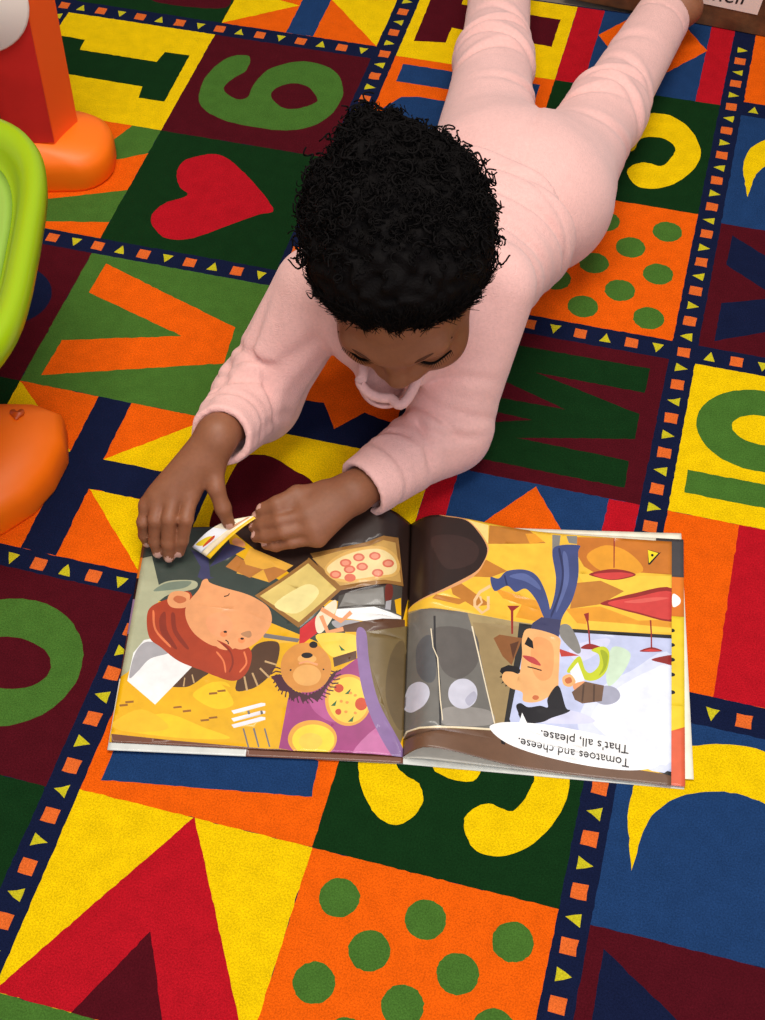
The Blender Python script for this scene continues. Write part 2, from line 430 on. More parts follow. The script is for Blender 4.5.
RIGHT_ART = [
    ('floor_y', 0, [-127,1206,-74,-279,1178,-139,1183,1309]),
    ('floor_b', 0, [302,991,451,1004,521,950,420,930,299,902]),
    ('floor_l', 0, [217,995,298,990,299,902,266,952]),
    ('floor_b', 0, [293,827,374,795,311,751,231,734,270,787]),
    ('floor_b', 0, [192,701,248,668,314,630,250,604,169,641,160,676]),
    ('floor_b', 0, [106,631,225,625,194,600,91,612]),
    ('floor_o', 0, [441,677,541,656,543,593,411,598]),
    ('floor_o', 0, [441,982,477,988,514,955,460,936]),
    ('floor_b2', 0, [640,991,1002,1010,1002,850,865,849,758,802,668,858,641,909]),
    ('floor_o', 1, [677,902,748,962,837,937,891,856,758,834]),
    ('floor_y2', 0, [642,823,865,833,1002,845,1002,793,856,759,733,696]),
    ('floor_b', 0, [634,780,732,800,821,761,733,696,617,665]),
    ('floor_o', 0, [600,663,733,686,875,638,1003,655,1003,620,805,602,645,606]),
    ('floor_y2', 0, [680,620,804,622,998,619,998,600,681,575]),
    ('floor_o', 0, [328,708,489,685,542,638,361,670]),
    ('lampred_d', 1, [688,826,758,853,820,855,865,838,820,816,772,806,723,812]),
    ('lampred_d', 1, [734,702,856,754,1002,790,1016,651,866,668,777,688]),
    ('lampred', 1, [703,824,758,838,820,844,856,835,772,809]),
    ('lampred', 1, [759,703,865,739,998,774,1007,658,866,676]),
    ('lampred_l', 1, [821,715,927,743,989,745,883,715]),
    ('lampred_d', 0, [779,997,780,862,784,863,784,998]),
    ('ink', 0, [910,956,953,945,960,949,918,888,911,888]),
    ('cheese', 0, [910,954,949,943,914,894]),
    ('ink', 1, [932,932,930,927,927,925,923,927,921,931,923,936,926,938,930,936]),
    ('peach', 1, [-4,590,11,610,106,631,247,738,297,852,291,909,217,995,80,1011,-34,1022]),
    ('darkbrown', 1, [-13,608,19,614,106,640,239,746,281,810,296,881,258,950,209,993,120,997,-1,1030,-51,1051,-48,717]),
    ('darkbrown3', 1, [83,890,186,913,260,881,245,800,150,750,101,812]),
    ('wallbeige', 0, [-4,595,52,576,195,572,543,584,525,520,510,271,363,86,-12,64]),
    ('wallbeige2', 0, [248,536,491,573,449,288,422,78,317,151]),
    ('cab', 0, [4,583,52,574,227,571,261,464,252,519,341,149,326,116,146,84,37,82,-10,67,-10,293]),
    ('cab_d', 1, [102,481,253,493,272,374,210,290,147,302,113,384]),
    ('cab_l', 1, [151,159,316,191,325,136,153,94]),
    ('cab_d2', 1, [41,424,96,444,116,289,86,253,45,309]),
    ('cab_dd', 0, [99,535,104,409,127,256,134,87,142,88,135,258,112,411,107,536]),
    ('cream', 0, [89,480,100,400,118,358,133,189,145,109,148,110,137,190,122,359,103,401,93,480]),
    ('cream', 0, [243,517,295,311,339,143,343,146,299,314,248,519]),
    ('cream', 0, [-7,62,15,85,61,76,146,81,326,115,326,122,146,88,60,83,11,93,-13,65]),
    ('dish', 1, [22,270,54,265,86,240,94,202,73,162,34,153,6,176,-3,209,7,255]),
    ('dish', 1, [273,245,271,226,264,207,252,191,237,178,220,171,203,170,187,175,175,185,167,200,164,218,166,238,173,256,185,272,200,284,217,291,234,293,249,288,262,278,270,263]),
    ('dish_d', 1, [228,210,259,251,271,229,245,189]),
    ('counter', 0, [-10,59,17,82,60,75,146,80,326,114,389,103,552,60,1004,39,1005,-53,270,-119,-45,-78]),
    ('frame', 0, [425,576,642,580,1003,589,1004,34,377,158,416,459]),
    ('sky_p', 0, [465,557,642,565,1003,574,1004,50,423,110,397,175,439,438]),
    ('skymid', 1, [658,226,713,327,847,425,1003,501,1004,67,794,101,670,157]),
    ('skywhite', 1, [714,255,780,334,914,431,1003,440,1004,89,827,128,715,197]),
    ('mint', 1, [757,416,779,517,846,499,824,423,769,356]),
    ('lilac_p', 1, [620,502,756,553,756,515,655,443]),
    ('lilac_p', 1, [432,218,624,246,715,208,512,184]),
    ('lampred_d', 1, [660,502,694,524,747,508,700,500]),
    ('lampred_d', 1, [880,510,925,531,967,519,925,511]),
    ('lampred_d', 1, [925,479,970,498,1009,504,1009,465,970,469]),
    ('lampred_d', 0, [678,648,687,572,691,521,697,522,693,573,684,649]),
    ('lampred_d', 0, [918,644,922,581,922,528,928,529,927,582,924,645]),
    ('lampred_d', 0, [670,648,689,656,689,624,683,610]),
    ('lampred_d', 0, [378,641,426,651,402,624,403,525,396,523,392,622]),
    ('lampred', 0, [893,513,920,523,964,520,924,512]),
    ('greyp', 1, [579,586,619,591,660,500,643,479,586,536]),
    ('redtie', 0, [577,491,655,470,587,458]),
    ('lime', 1, [678,414,655,468,611,407,622,396,650,436,673,377,718,376,757,416,768,491,745,517,700,497,728,481,729,438,701,404]),
    ('limed', 1, [734,501,762,485,755,428,729,395,746,440]),
    ('whitep', 0, [622,402,650,442,677,371,634,349]),
    ('skin_p', 1, [634,349,679,366,679,329,646,320]),
    ('shadowgrey', 1, [810,324,807,311,798,299,784,289,767,283,750,281,733,284,719,291,710,301,707,314,709,328,718,340,732,350,749,356,767,358,784,355,797,348,806,337]),
    ('basket', 0, [629,318,679,366,749,357,742,294,669,277,641,289]),
    ('basket_d', 0, [670,353,665,284,672,284,677,353]),
    ('basket_d', 0, [709,357,708,288,715,288,716,357]),
    ('greyp', 0, [545,992,577,992,573,945,546,910]),
    ('greyp', 0, [599,992,640,996,640,958,609,960]),
    ('suit', 1, [573,945,649,953,645,920,647,813,626,707,591,631,578,579,579,549,557,517,485,566,529,623,554,699,562,794,546,910]),
    ('suit_l', 1, [587,914,605,895,611,789,581,681,564,648,589,786]),
    ('suit_d', 1, [569,922,584,828,575,733,543,627,550,625,583,732,592,829,577,925]),
    ('suit', 1, [311,751,343,754,374,795,439,815,487,797,520,736,541,656,543,584,518,617,489,685,448,730,408,708,376,729,328,694]),
    ('suit_l', 1, [383,773,439,798,488,769,504,734,448,762]),
    ('suit_d', 0, [362,772,373,727,379,730,368,775]),
    ('peachline', 0, [309,718,268,678,248,634,249,605,281,579,311,609,310,666,299,663,301,611,284,592,259,614,259,632,276,671,315,708]),
    ('peachline', 0, [269,654,278,631,263,611,269,606,285,631,277,659]),
    ('navyp', 0, [510,616,585,613,574,534,466,545,476,585]),
    ('box', 0, [329,489,351,510,438,514,427,474,400,393,365,422]),
    ('box_d', 0, [392,479,426,499,405,419]),
    ('moust', 0, [360,372,388,391,423,392,440,374,407,351,390,329,396,312,378,300,380,321,362,308,373,331,354,333,368,346,356,356]),
    ('skin_w', 1, [465,560,574,541,581,485,579,385,572,323,511,267,449,256,442,291,396,300,366,326,372,357,401,366,429,364,435,400,439,451,438,514]),
    ('blush2', 1, [483,522,552,506,554,382,509,351,474,407]),
    ('mouth', 1, [441,441,485,440,511,411,468,419]),
    ('ink', 0, [447,490,460,524,478,508,482,477,467,481]),
    ('ink', 0, [460,396,485,394,514,389,515,394,486,399,461,401]),
    ('hair_k', 1, [540,247,539,283,578,339,607,256,624,246,608,232,557,208,518,185,456,175,421,227,437,247,466,236,511,249]),
    ('hair_k', 0, [426,234,430,199,445,173,455,198]),
    ('skin_w', 1, [514,285,513,279,509,272,503,267,496,264,488,262,480,263,474,267,470,272,469,278,470,285,474,291,480,297,487,300,495,301,502,300,508,297,512,292]),
    ('ear_d', 1, [506,280,505,277,503,274,500,271,496,269,492,269,488,269,484,271,482,273,481,277,482,280,484,283,487,286,491,288,496,288,500,288,503,286,505,284]),
    ('skin_w', 1, [594,375,622,390,643,362,623,339,598,345]),
    ('ear_d', 1, [602,366,622,378,629,360,611,350]),
    ('ink', 0, [365,86,380,89,383,73,369,73]),
    ('bubble', 1, [323,121,354,150,422,168,535,178,682,168,827,145,949,117,969,91,938,60,850,40,717,39,537,55,390,80]),
    ('bubble', 0, [433,165,444,210,465,170]),
]
J = {k: np.array(v) for k, v in J.items()}
UNIT = 0.048

# ------------------------------------------------------------------ setting: floor
bm = bmesh.new()
bmesh.ops.create_cube(bm, size=1, matrix=Matrix.Translation((-0.4, 0.0, -0.034)) @ Matrix.Diagonal((3.4, 3.4, 0.05, 1)))
fl = link('floor', from_bm('floor', bm), None, [mat('floor_vinyl', (120, 105, 88), 0.5, vary=0.1)], False)
tag(fl, kind='structure')

# ------------------------------------------------------------------ rug
RUGCOL = dict(navy=(18, 25, 52), blue=(28, 56, 96), yellow=(226, 186, 4), lemon=(190, 178, 30), orange=(222, 88, 8), red=(172, 18, 30),
              maroon=(74, 13, 22), dkgreen=(15, 46, 18), green=(66, 104, 38), black=(20, 22, 20), tan=(214, 98, 38))
RP = []
def cell(x0, y0, x1, y1, c): RP.append((c, [(x0, y0), (x1, y0), (x1, y1), (x0, y1)]))
def poly(c, pts, smooth=False): RP.append((c, catmull(pts, 5) if smooth else pts))
def oval(c, cx, cy, rx, ry): RP.append((c, [(cx+rx*math.cos(2*math.pi*k/36), cy+ry*math.sin(2*math.pi*k/36)) for k in range(36)]))
def shift(pts, dx, dy): return [(a+dx, b+dy) for a, b in pts]
X0, X1, Y0, Y1 = -27.5, 13.5, -21.0, 12.4
Q = 1.1723
# cells of the middle column
ML = (-9.03, -4.66); MR = (-4.66, -0.29)
THREE = [(-3.35,5.43),(-3.7,5.5),(-4.0,5.78),(-4.2,6.1),(-4.33,6.5),(-4.35,7.0),(-4.1,7.6),(-3.7,8.0),(-3.2,8.15),(-2.75,7.95),(-2.5,7.6),(-2.26,8.06),(-1.63,8.29),(-.96,7.89),(-.55,7.09),(-.59,6.4),(-.92,5.72),(-1.45,5.32),(-1.92,5.34),(-2.19,5.73),(-2.15,6.01),(-1.85,6.25),(-1.41,6.22),(-1.19,6.72),(-1.21,7.06),(-1.58,7.31),(-2.07,7.15),(-2.23,6.6),(-2.93,6.62),(-3.05,7.1),(-3.35,7.25),(-3.6,7.0),(-3.65,6.61),(-3.45,6.42),(-3.15,6.3),(-3.0,6.0),(-3.1,5.65)]
DOTS = [(-.92,3.85),(-2.43,3.85),(-3.95,3.85),(-1.69,3.09),(-3.21,3.09),(-.92,2.345),(-2.44,2.345),(-3.95,2.345),(-1.70,1.59),(-3.21,1.59),(-.92,.86),(-2.44,.86),(-3.97,.86)]
cell(ML[0], 9.0, ML[1], 13.35, 'yellow')
poly('maroon', [(-8.72,9.76),(-7.86,9.9),(-7.86,10.6),(-5.02,10.41),(-5.02,11.7),(-7.84,11.75),(-7.84,12.6),(-8.75,12.6)])
cell(MR[0], 9.0, MR[1], 13.35, 'blue')
cell(-4.66, 9.0, -3.9, 13.35, 'red'); cell(-.93, 9.0, MR[1], 13.35, 'red'); poly('orange', [(-3.89,11.25),(-2.4,13.25),(-.91,11.25),(-2.4,9.3)])
for dy, y0, y1 in ((0, 4.65, 9.0), (-18.05, -13.4, -8.95)):
    cell(ML[0], y0, ML[1], y1, 'orange'); cell(MR[0], y0, MR[1], y1, 'dkgreen')
    poly('yellow', shift(THREE, 0, dy), True)
poly('blue', [(-8.74,7.92),(-5.0,7.92),(-5.0,8.70),(-8.74,8.70)])
poly('blue', [(-8.78,5.6),(-8.78,6.75),(-8.44,7.31),(-7.96,7.43),(-7.2,7.4),(-5.0,6.2),(-5.0,5.4)])
poly('blue', [(-8.73,-13.13),(-8.73,-12.3),(-5.03,-11.75),(-4.95,-12.48)])
for dy, y0, y1 in ((0, .29, 4.65), (-18.005, -17.8, -13.4)):
    cell(MR[0], y0, MR[1], y1, 'orange')
    for a, b in DOTS: oval('green', a, b+dy, .352, .352)
cell(ML[0], .29, ML[1], 4.65, 'maroon')
cell(ML[0], -4.5, ML[1], -.29, 'navy')
poly('orange', [(-6.85+(1.75 if k % 2 == 0 else 1.22)*math.cos(math.pi*k/8-math.pi/2-.06), -2.35+(1.75 if k % 2 == 0 else 1.22)*math.sin(math.pi*k/8-math.pi/2-.06)) for k in range(16)])
cell(MR[0], -4.5, MR[1], -.29, 'maroon')
poly('dkgreen', [(-3.9,-.71),(-.66,-.68),(-.65,-1.42),(-3.1,-1.42),(-.68,-2.06),(-.65,-2.77),(-3.1,-3.37),(-.69,-3.40),(-.66,-4.14),(-4.1,-4.12),(-4.1,-3.2),(-2.9,-2.8),(-3.9,-2.76),(-3.9,-2.35),(-2.24,-2.33),(-4.1,-1.72),(-4.1,-.71)])
cell(ML[0], -8.95, ML[1], -4.5, 'yellow')
poly('maroon', [(-8.73,-6.03),(-8.61,-5.36),(-8.33,-5.2),(-7.95,-5.2),(-7.44,-5.42),(-7.01,-5.60),(-6.6,-6.1),(-6.4,-7.0),(-7.0,-7.9),(-8.0,-8.1),(-8.7,-7.3)], True)
cell(MR[0], -8.95, MR[1], -4.5, 'blue')
cell(-4.66, -8.95, -4.1, -4.5, 'red'); cell(-.93, -8.95, MR[1], -4.5, 'red'); poly('orange', [(-3.93,-6.6),(-2.45,-4.57),(-.96,-6.6),(-2.45,-8.5)])
cell(ML[0], -17.15, ML[1], -13.4, 'yellow'); poly('red', [(-9.03,-17.15),(-6.85,-13.38),(-4.6,-17.15)]); poly('maroon', [(-6.87,-15.54),(-7.65,-17.15),(-6.02,-17.15)])
cell(ML[0], -21, ML[1], -17.15, 'green')
cell(MR[0], -21, MR[1], -18.1, 'maroon')
# cells left of the middle column
LL = (-18.45, -14.11); LR = (-14.11, -9.65)
cell(LL[0], 9.28, LL[1], 13, 'dkgreen'); poly('maroon', [(-16.6,9.9),(-14.42,9.89),(-14.3,10.6),(-15.4,12),(-16.6,11.5)], True)
def pinwheel(dx, dy):
    x0, x1, y0, y1 = LR[0]+dx, LR[1]+dx, -8.72+dy, -4.5+dy
    cell(x0, y0, x1, y1, 'orange')
    poly('yellow', [(x0,y1),(-12.2+dx,-6.15+dy),(x0,-6.15+dy)]); poly('yellow', [(-11.48+dx,-6.15+dy),(x1,y1),(x1,-6.15+dy)])
    poly('yellow', [(-11.46+dx,-6.95+dy),(x1,-6.95+dy),(x1,y0)]); poly('yellow', [(x0,-6.95+dy),(-12.2+dx,-6.95+dy),(x0,y0)])
    cell(-12.24+dx, y0, -11.47+dx, y1, 'navy'); cell(x0, -6.95+dy, x1, -6.14+dy, 'navy')
pinwheel(0, 0)
cell(LR[0], 9.28, LR[1], 13, 'orange')
poly('yellow', [(-14.11,9.28),(-14.11,10.9),(-12.24,10.6)]); poly('yellow', [(-9.65,9.28),(-11.46,11.1),(-9.65,11.5)]); cell(-12.24, 9.28, -11.46, 13, 'blue')
cell(LL[0], 4.46, LL[1], 8.72, 'yellow')
poly('dkgreen', [(-18.2,7.64),(-17.52,7.63),(-17.48,7.17),(-15.24,7.17),(-15.18,7.64),(-14.47,7.65),(-14.44,5.6),(-15.16,5.58),(-15.24,6.06),(-17.48,6.08),(-17.52,5.6),(-18.2,5.6)])
cell(LR[0], 4.46, LR[1], 8.72, 'maroon')
poly('green', [(-12.89,8.02),(-13.43,7.81),(-13.72,6.96),(-13.65,6.08),(-13.33,5.57),(-12.76,5.28),(-12.26,5.19),(-11.66,5.18),(-11.1,5.22),(-10.46,5.5),(-10.05,6.09),(-9.94,6.86),(-10.04,7.3),(-10.37,7.88),(-10.97,8.16),(-11.62,8.07),(-12.2,7.56),(-12.38,6.84),(-12.37,6.3),(-12.68,6.17),(-13.09,6.48),(-13.03,6.91),(-12.77,7.43)], True)
poly('maroon', [(-10.57,6.70),(-10.95,7.13),(-11.44,7.15),(-11.79,6.77),(-11.72,6.41),(-11.30,6.11),(-10.87,6.22),(-10.59,6.5)], True)
cell(LL[0], .26, LL[1], 4.46, 'green')
poly('orange', [(-14.11,3.53),(-16.3,2.13),(-16.3,1.1),(-14.11,2.07)]); poly('orange', [(-14.11,.85),(-16.3,.35),(-16.3,.26),(-14.11,.26)]); poly('orange', [(-15.74,4.46),(-14.9,4.46),(-15.16,3.82),(-16.3,2.9)])
cell(LR[0], .26, LR[1], 4.46, 'dkgreen')
poly('red', [(-10.36,2.25),(-10.63,2.03),(-11.2,1.51),(-11.92,.83),(-12.47,.65),(-12.88,.83),(-13.18,1.26),(-13.07,1.80),(-12.6,2.24),(-12.88,2.5),(-13.14,2.96),(-13.13,3.44),(-12.78,3.76),(-12.33,3.91),(-11.73,3.59),(-10.9,2.87)], True)
cell(LL[0], -4.5, LL[1], -.27, 'maroon'); oval('navy', -15.5, -2.1, 1.05, 1.0)  # navy oval: the toy tray's shadow, put into the rug colours
cell(LR[0], -4.5, LR[1], -.27, 'green')
poly('orange', [(-13.65,-.53),(-10.0,-1.76),(-9.89,-2.88),(-13.72,-4.23),(-13.69,-3.12),(-11.09,-2.32),(-13.67,-1.53)])
cell(LL[0], -8.72, LL[1], -4.5, 'dkgreen')
cell(LL[0], -13.5, LL[1], -9.25, 'orange'); cell(LR[0], -13.5, LR[1], -9.22, 'maroon')
oval('green', -11.45, -11.25, 1.5, 1.42); oval('maroon', -11.35, -11.27, .82, .56)
cell(LL[0], -17.8, LL[1], -13.5, 'yellow'); cell(LR[0], -17.8, LR[1], -13.5, 'dkgreen')
cell(LL[0], -21, LR[1], -18.3, 'red')
for i, c in enumerate(('blue', 'orange', 'maroon', 'dkgreen', 'yellow', 'green', 'red')):
    cell(-27.5, 9.28-4.5*i-4.2, -23.2, 9.28-4.5*i, c); cell(-23.2, 9.28-4.5*i-4.2, -18.9, 9.28-4.5*i, ('green', 'yellow', 'blue', 'maroon', 'orange', 'dkgreen', 'maroon')[i])
# cells right of the middle column
RL = (.29, 4.65)
cell(RL[0], 9.28, RL[1], 13, 'orange')
CRES = [(.80,-12.4),(.61,-11.6),(.57,-11.06),(.67,-10.52),(1.06,-10.03),(1.5,-9.75),(2.03,-9.58),(2.78,-9.51),(3.5,-9.8),(4.1,-10.5),(3.5,-10.7),(2.89,-10.56),(2.38,-10.49),(1.84,-10.6),(1.33,-10.87),(.99,-11.3),(.84,-11.74)]
for dy, y0, y1 in ((0, -13.53, -9.27), (17.97, 4.46, 8.72)):
    cell(RL[0], y0, RL[1], y1, 'blue'); RP.append(('yellow', np.vstack([shift(CRES[:1], 0, dy), catmull(shift(CRES[1:], 0, dy), 5)[:-5]])))
cell(RL[0], .28, RL[1], 4.46, 'maroon')
poly('navy', [(.60,4.1),(.58,3.05),(1.85,2.25),(.63,1.75),(.62,.51),(2.4,1.45),(4.2,.5),(4.2,1.7),(2.95,2.28),(4.2,3.0),(4.2,4.1),(2.4,3.0)])
cell(RL[0], -4.5, RL[1], -.28, 'yellow')
oval('green', 1.9, -1.87, 1.37, 1.15); oval('yellow', 1.93, -1.86, .64, .41); cell(.55, -3.95, 3.4, -3.33, 'green')
cell(RL[0], -8.63, RL[1], -4.5, 'orange'); cell(1.74, -8.63, RL[1], -4.5, 'red')
cell(RL[0], -17.9, RL[1], -13.53, 'maroon'); poly('navy', [(.57,-13.88),(.62,-17.5),(4.2,-17.5),(4.2,-16.2)])
cell(RL[0], -21, RL[1], -18.2, 'dkgreen')
for i, c in enumerate(('dkgreen', 'yellow', 'orange', 'blue', 'green', 'orange', 'red')):
    cell(4.65, 8.72-4.5*i, 9.05, 13.0-4.5*i, c); cell(9.6, 8.72-4.5*i, 13.5, 13.0-4.5*i, ('red', 'blue', 'maroon', 'yellow', 'dkgreen', 'blue', 'orange')[i])
for xa, xb in ((-27.5, -18.45), (.29, 13.5)):
    for yb in (9.0, 0, -9.0, -18): cell(xa, yb-.28, xb, yb+.28, 'navy')
def square(x, y): cell(x-.14, y-.14, x+.14, y+.14, 'tan')
def tri(x, y, d):
    RP.append(('lemon', [(x+a*.128*(d[1] != 0)+b*d[0], y+a*.128*(d[0] != 0)+b*d[1]) for a, b in ((-1, -.12), (1, -.12), (0, .15))]))
for xb in (0.0, -9.35, -18.7, 9.35):
    for w in range(-20, 12):
        square(xb, w); tri(xb, w+.5, (-1 if w % 2 == 0 else 1, 0))
for yb in (-18, -9, 0, 9):
    for k in range(-22, 11):
        for xx, isq in ((k*Q, True), ((k+.5)*Q, False)):
            mid = -9.3 < xx < -.2
            if (mid and yb != 0) or min(abs(xx-b) for b in (0, -9.35, -18.7, 9.35)) < .33: continue
            if isq: square(xx, yb)
            else: tri(xx, yb, (0, 1 if k % 2 == 0 else -1))
def ragged(p):       # tufted pile: colour edges wander by about a millimetre
    p = np.array(p, float); out = []
    for i in range(len(p)):
        a, b = p[i], p[(i+1) % len(p)]
        n = max(1, int(np.linalg.norm(b-a)/.11))
        for k in range(n): out.append(a+(b-a)*k/n+RNG.normal(0, .006, 2))
    q = np.array(out); q[:, 0] = np.clip(q[:, 0], X0, X1); q[:, 1] = np.clip(q[:, 1], Y0, Y1)
    return q
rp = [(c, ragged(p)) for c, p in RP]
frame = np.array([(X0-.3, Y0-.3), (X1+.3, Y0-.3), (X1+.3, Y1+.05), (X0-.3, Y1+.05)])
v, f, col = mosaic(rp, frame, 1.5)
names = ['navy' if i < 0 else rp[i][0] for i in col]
v3 = np.column_stack([v*UNIT, np.zeros(len(v))])
n0 = len(v3)
fx = frame*UNIT
skirt = np.array([(*q, 0) for q in fx]+[(*q, -.009) for q in fx])
v3 = np.vstack([v3, skirt])
F = [tuple(t) for t in f]+[(n0+i, n0+4+i, n0+4+(i+1) % 4, n0+(i+1) % 4) for i in range(4)]+[(n0+7, n0+6, n0+5, n0+4)]
names += ['navy']*5
def rugmat(c): return mat('rug_'+c, RUGCOL[c], 0.95, bump=0.6, bscale=900, vary=0.26, vscale=700, spec=0.05, vary2=0.08, v2scale=60)
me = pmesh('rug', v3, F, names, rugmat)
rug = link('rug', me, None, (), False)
tag(rug, 'bright alphabet rug with letter, number and shape blocks covering the floor', 'rug')

# ------------------------------------------------------------------ shelf at the top of the picture
pa = np.array((-0.247, 0.6091)); pb = np.array((0.33, 0.5625)); dv = (pb-pa)/np.linalg.norm(pb-pa); nv = np.array((dv[1], -dv[0]))   # nv faces the rug
shelf = empty('shelf_unit', (float((pa+pb)[0]/2), float((pa+pb)[1]/2), 0))
tag(shelf, 'dark brown wooden shelf unit standing at the far edge of the rug', 'shelf')
def board(name, a, b, z0, z1, thick, m, off=0.0):
    bm = bmesh.new()
    q = [a-nv*off, b-nv*off, b-nv*(off+thick), a-nv*(off+thick)]
    lo = [bm.verts.new((*p, z0)) for p in q]; hi = [bm.verts.new((*p, z1)) for p in q]
    bm.faces.new(lo); bm.faces.new(hi)
    for i in range(4): bm.faces.new((lo[i], lo[(i+1) % 4], hi[(i+1) % 4], hi[i]))
    bmesh.ops.bevel(bm, geom=bm.edges[:], offset=.0015, segments=2, affect='EDGES')
    o = link(name, from_bm(name, bm), None, [m], False)
    return child(o, shelf)
wood = mat('brown_wood', (96, 62, 36), 0.5, bump=0.25, bscale=90, vary=0.35, vscale=30, vary2=.2, v2scale=90)
board('kick_board', pa, pb, 0.0005, 0.075, .018, wood)
board('shelf_board', pa, pb, 0.0752, 0.093, .30, wood)
board('shelf_board', pa, pb, 0.36, 0.378, .30, wood)
for e in (pa, pb-dv*.018): board('side_panel', e, e+dv*.018, 0.0935, 0.3595, .30, wood)
board('back_panel', pa+dv*.0185, pb-dv*.0185, 0.0935, 0.3595, .006, wood, .29)
# taped paper label
def onface(u, z, off): p = pa+dv*u+nv*off; return (p[0], p[1], z)
u0 = float((np.array((-.074, .589))-pa) @ dv); 
lab_pts = [(u0, .033), (u0+.0835, .031), (u0+.088, .068), (u0+.002, .070)]
vv = [onface(a, z, .0012) for a, z in lab_pts]+[onface(a, z, .0004) for a, z in lab_pts]
lb = link('paper_label', mesh('paper_label', vv, [(0, 1, 2, 3), (7, 6, 5, 4)]+[(i, 4+i, 4+(i+1) % 4, (i+1) % 4) for i in range(4)]), None, [mat('label_paper', (228, 205, 190), .7)], False)
tag(lb, 'white paper label with handwritten word stuck on the brown shelf', 'label')
def text_mesh(s, size, name):
    c = bpy.data.curves.new(name, 'FONT'); c.body = s; c.size = size; c.offset = 0.0
    o = bpy.data.objects.new(name, c); SC.collection.objects.link(o)
    dg = bpy.context.evaluated_depsgraph_get()
    m = bpy.data.meshes.new_from_object(o.evaluated_get(dg))
    bpy.data.objects.remove(o)
    bm = bmesh.new(); bm.from_mesh(m); bmesh.ops.triangulate(bm, faces=bm.faces[:]); 
    bmesh.ops.subdivide_edges(bm, edges=[e for e in bm.edges if e.calc_length() > size*.12], cuts=3, use_grid_fill=False)
    bmesh.ops.triangulate(bm, faces=bm.faces[:])
    v = np.array([tuple(p.co)[:2] for p in bm.verts]); f = [[q.index for q in t.verts] for t in bm.faces]; bm.free()
    return v, f
tv, tf = text_mesh("shelf", 1.0, 'handwriting')
w = tv[:, 0].max()
lt = mesh('handwriting', [onface(u0+.010+p[0]/w*.056+p[1]*.005, .0395+p[1]*.031+.0025*p[0]/w, .0016) for p in tv], tf)
ho = link('handwriting', lt, None, [mat('black_marker', (20, 18, 20), .6)], False); ho.parent = lb

# ------------------------------------------------------------------ toy easel at the left edge
def rounded(name, prof_pts, z0, z1, bev, m, root, seg=3, taper=None):
    bm = bmesh.new()
    lo = [bm.verts.new((a, b, z0)) for a, b in prof_pts]
    cx, cy = np.mean(prof_pts, 0); k = taper or 1.0
    hi = [bm.verts.new((cx+(a-cx)*k, cy+(b-cy)*k, z1)) for a, b in prof_pts]
    bm.faces.new(lo); top = bm.faces.new(hi); n = len(lo)
    for i in range(n): bm.faces.new((lo[i], lo[(i+1) % n], hi[(i+1) % n], hi[i]))
    bm.edges.ensure_lookup_table()
    ed = [e for e in top.edges]
    bmesh.ops.bevel(bm, geom=ed, offset=bev, segments=5, affect='EDGES', profile=.5)
    return child(link(name, from_bm(name, bm), None, [m]), root)
EX = np.array([.96, .28, 0.]); DX = np.array([.28, -.96, 0.])
def ed(e, d, z=0.0): return EX*e+DX*d+np.array([0, 0, z])
toy_base = ed(-.80, -.06, 0)
toy = empty('toy_easel', tuple(toy_base))
tag(toy, 'orange and red plastic toy easel with lime green tray at the rug edge', 'toy')
plast_o = mat('orange_plastic', (255, 116, 0), .5, spec=.5, sss=.05)
plast_ro = mat('red_orange_plastic', (250, 92, 30), .35, spec=.5, sss=.05)
plast_r = mat('red_plastic', (200, 40, 34), .4, vary=.08, vscale=25)
plast_l = mat('lime_plastic', (148, 178, 12), .3, sss=.08)
plast_g = mat('pale_green_plastic', (142, 176, 70), .3)
plast_w = mat('white_plastic', (250, 240, 224), .35)
def plan(pts, n=5): return [tuple(ed(a, b)[:2]) for a, b in catmull(pts, n)]
def solid(name, rings, m, root, smooth=True, capb=True):
    n = len(rings[0]); V = [p for r_ in rings for p in r_]; F = []
    for i in range(len(rings)-1):
        for k in range(n): F.append((i*n+k, i*n+(k+1) % n, (i+1)*n+(k+1) % n, (i+1)*n+k))
    F.append(tuple(range((len(rings)-1)*n, len(rings)*n)))
    if capb: F.append(tuple(range(n))[::-1])
    bm = bmesh.new(); vs = [bm.verts.new(tuple(map(float, p))) for p in V]
    for q in F: bm.faces.new([vs[i] for i in q])
    return child(link(name, from_bm(name, bm), None, [m], smooth), root)
def dome(pts, prof_, shear=(0, 0)):
    P_ = np.array(pts, float); c = P_.mean(0); out = []
    for k, z in prof_:
        q = c+(P_-c)*k
        out.append([ed(a+shear[0]*z, b+shear[1]*z, z) for a, b in q])
    return out
def sq(e0, e1, d0, d1, r):
    out = []
    for cx, cy, s in ((e1-r, d1-r, 0), (e0+r, d1-r, 90), (e0+r, d0+r, 180), (e1-r, d0+r, 270)):
        for k in range(7):
            t = math.radians(s+15*k); out.append((cx+r*math.cos(t), cy+r*math.sin(t)))
    return out
DOME = [(.985, .0006), (1.0, .004), (1.0, .026), (.985, .036), (.93, .043), (.80, .051), (.60, .059), (.3, .062)]
# far leg panel
solid('foot', dome(sq(-1.02, -.640, -.385, -.283, .042), DOME), plast_o, toy)
pl = [(-1.0, -.306), (-.702, -.306), (-.681, -.350), (-.69, -.372), (-1.0, -.372)]
leg = solid('leg', [[ed(a+.03*z, b, z) for a, b in pl] for z in (.05, .25, .52)], plast_ro, toy, False)
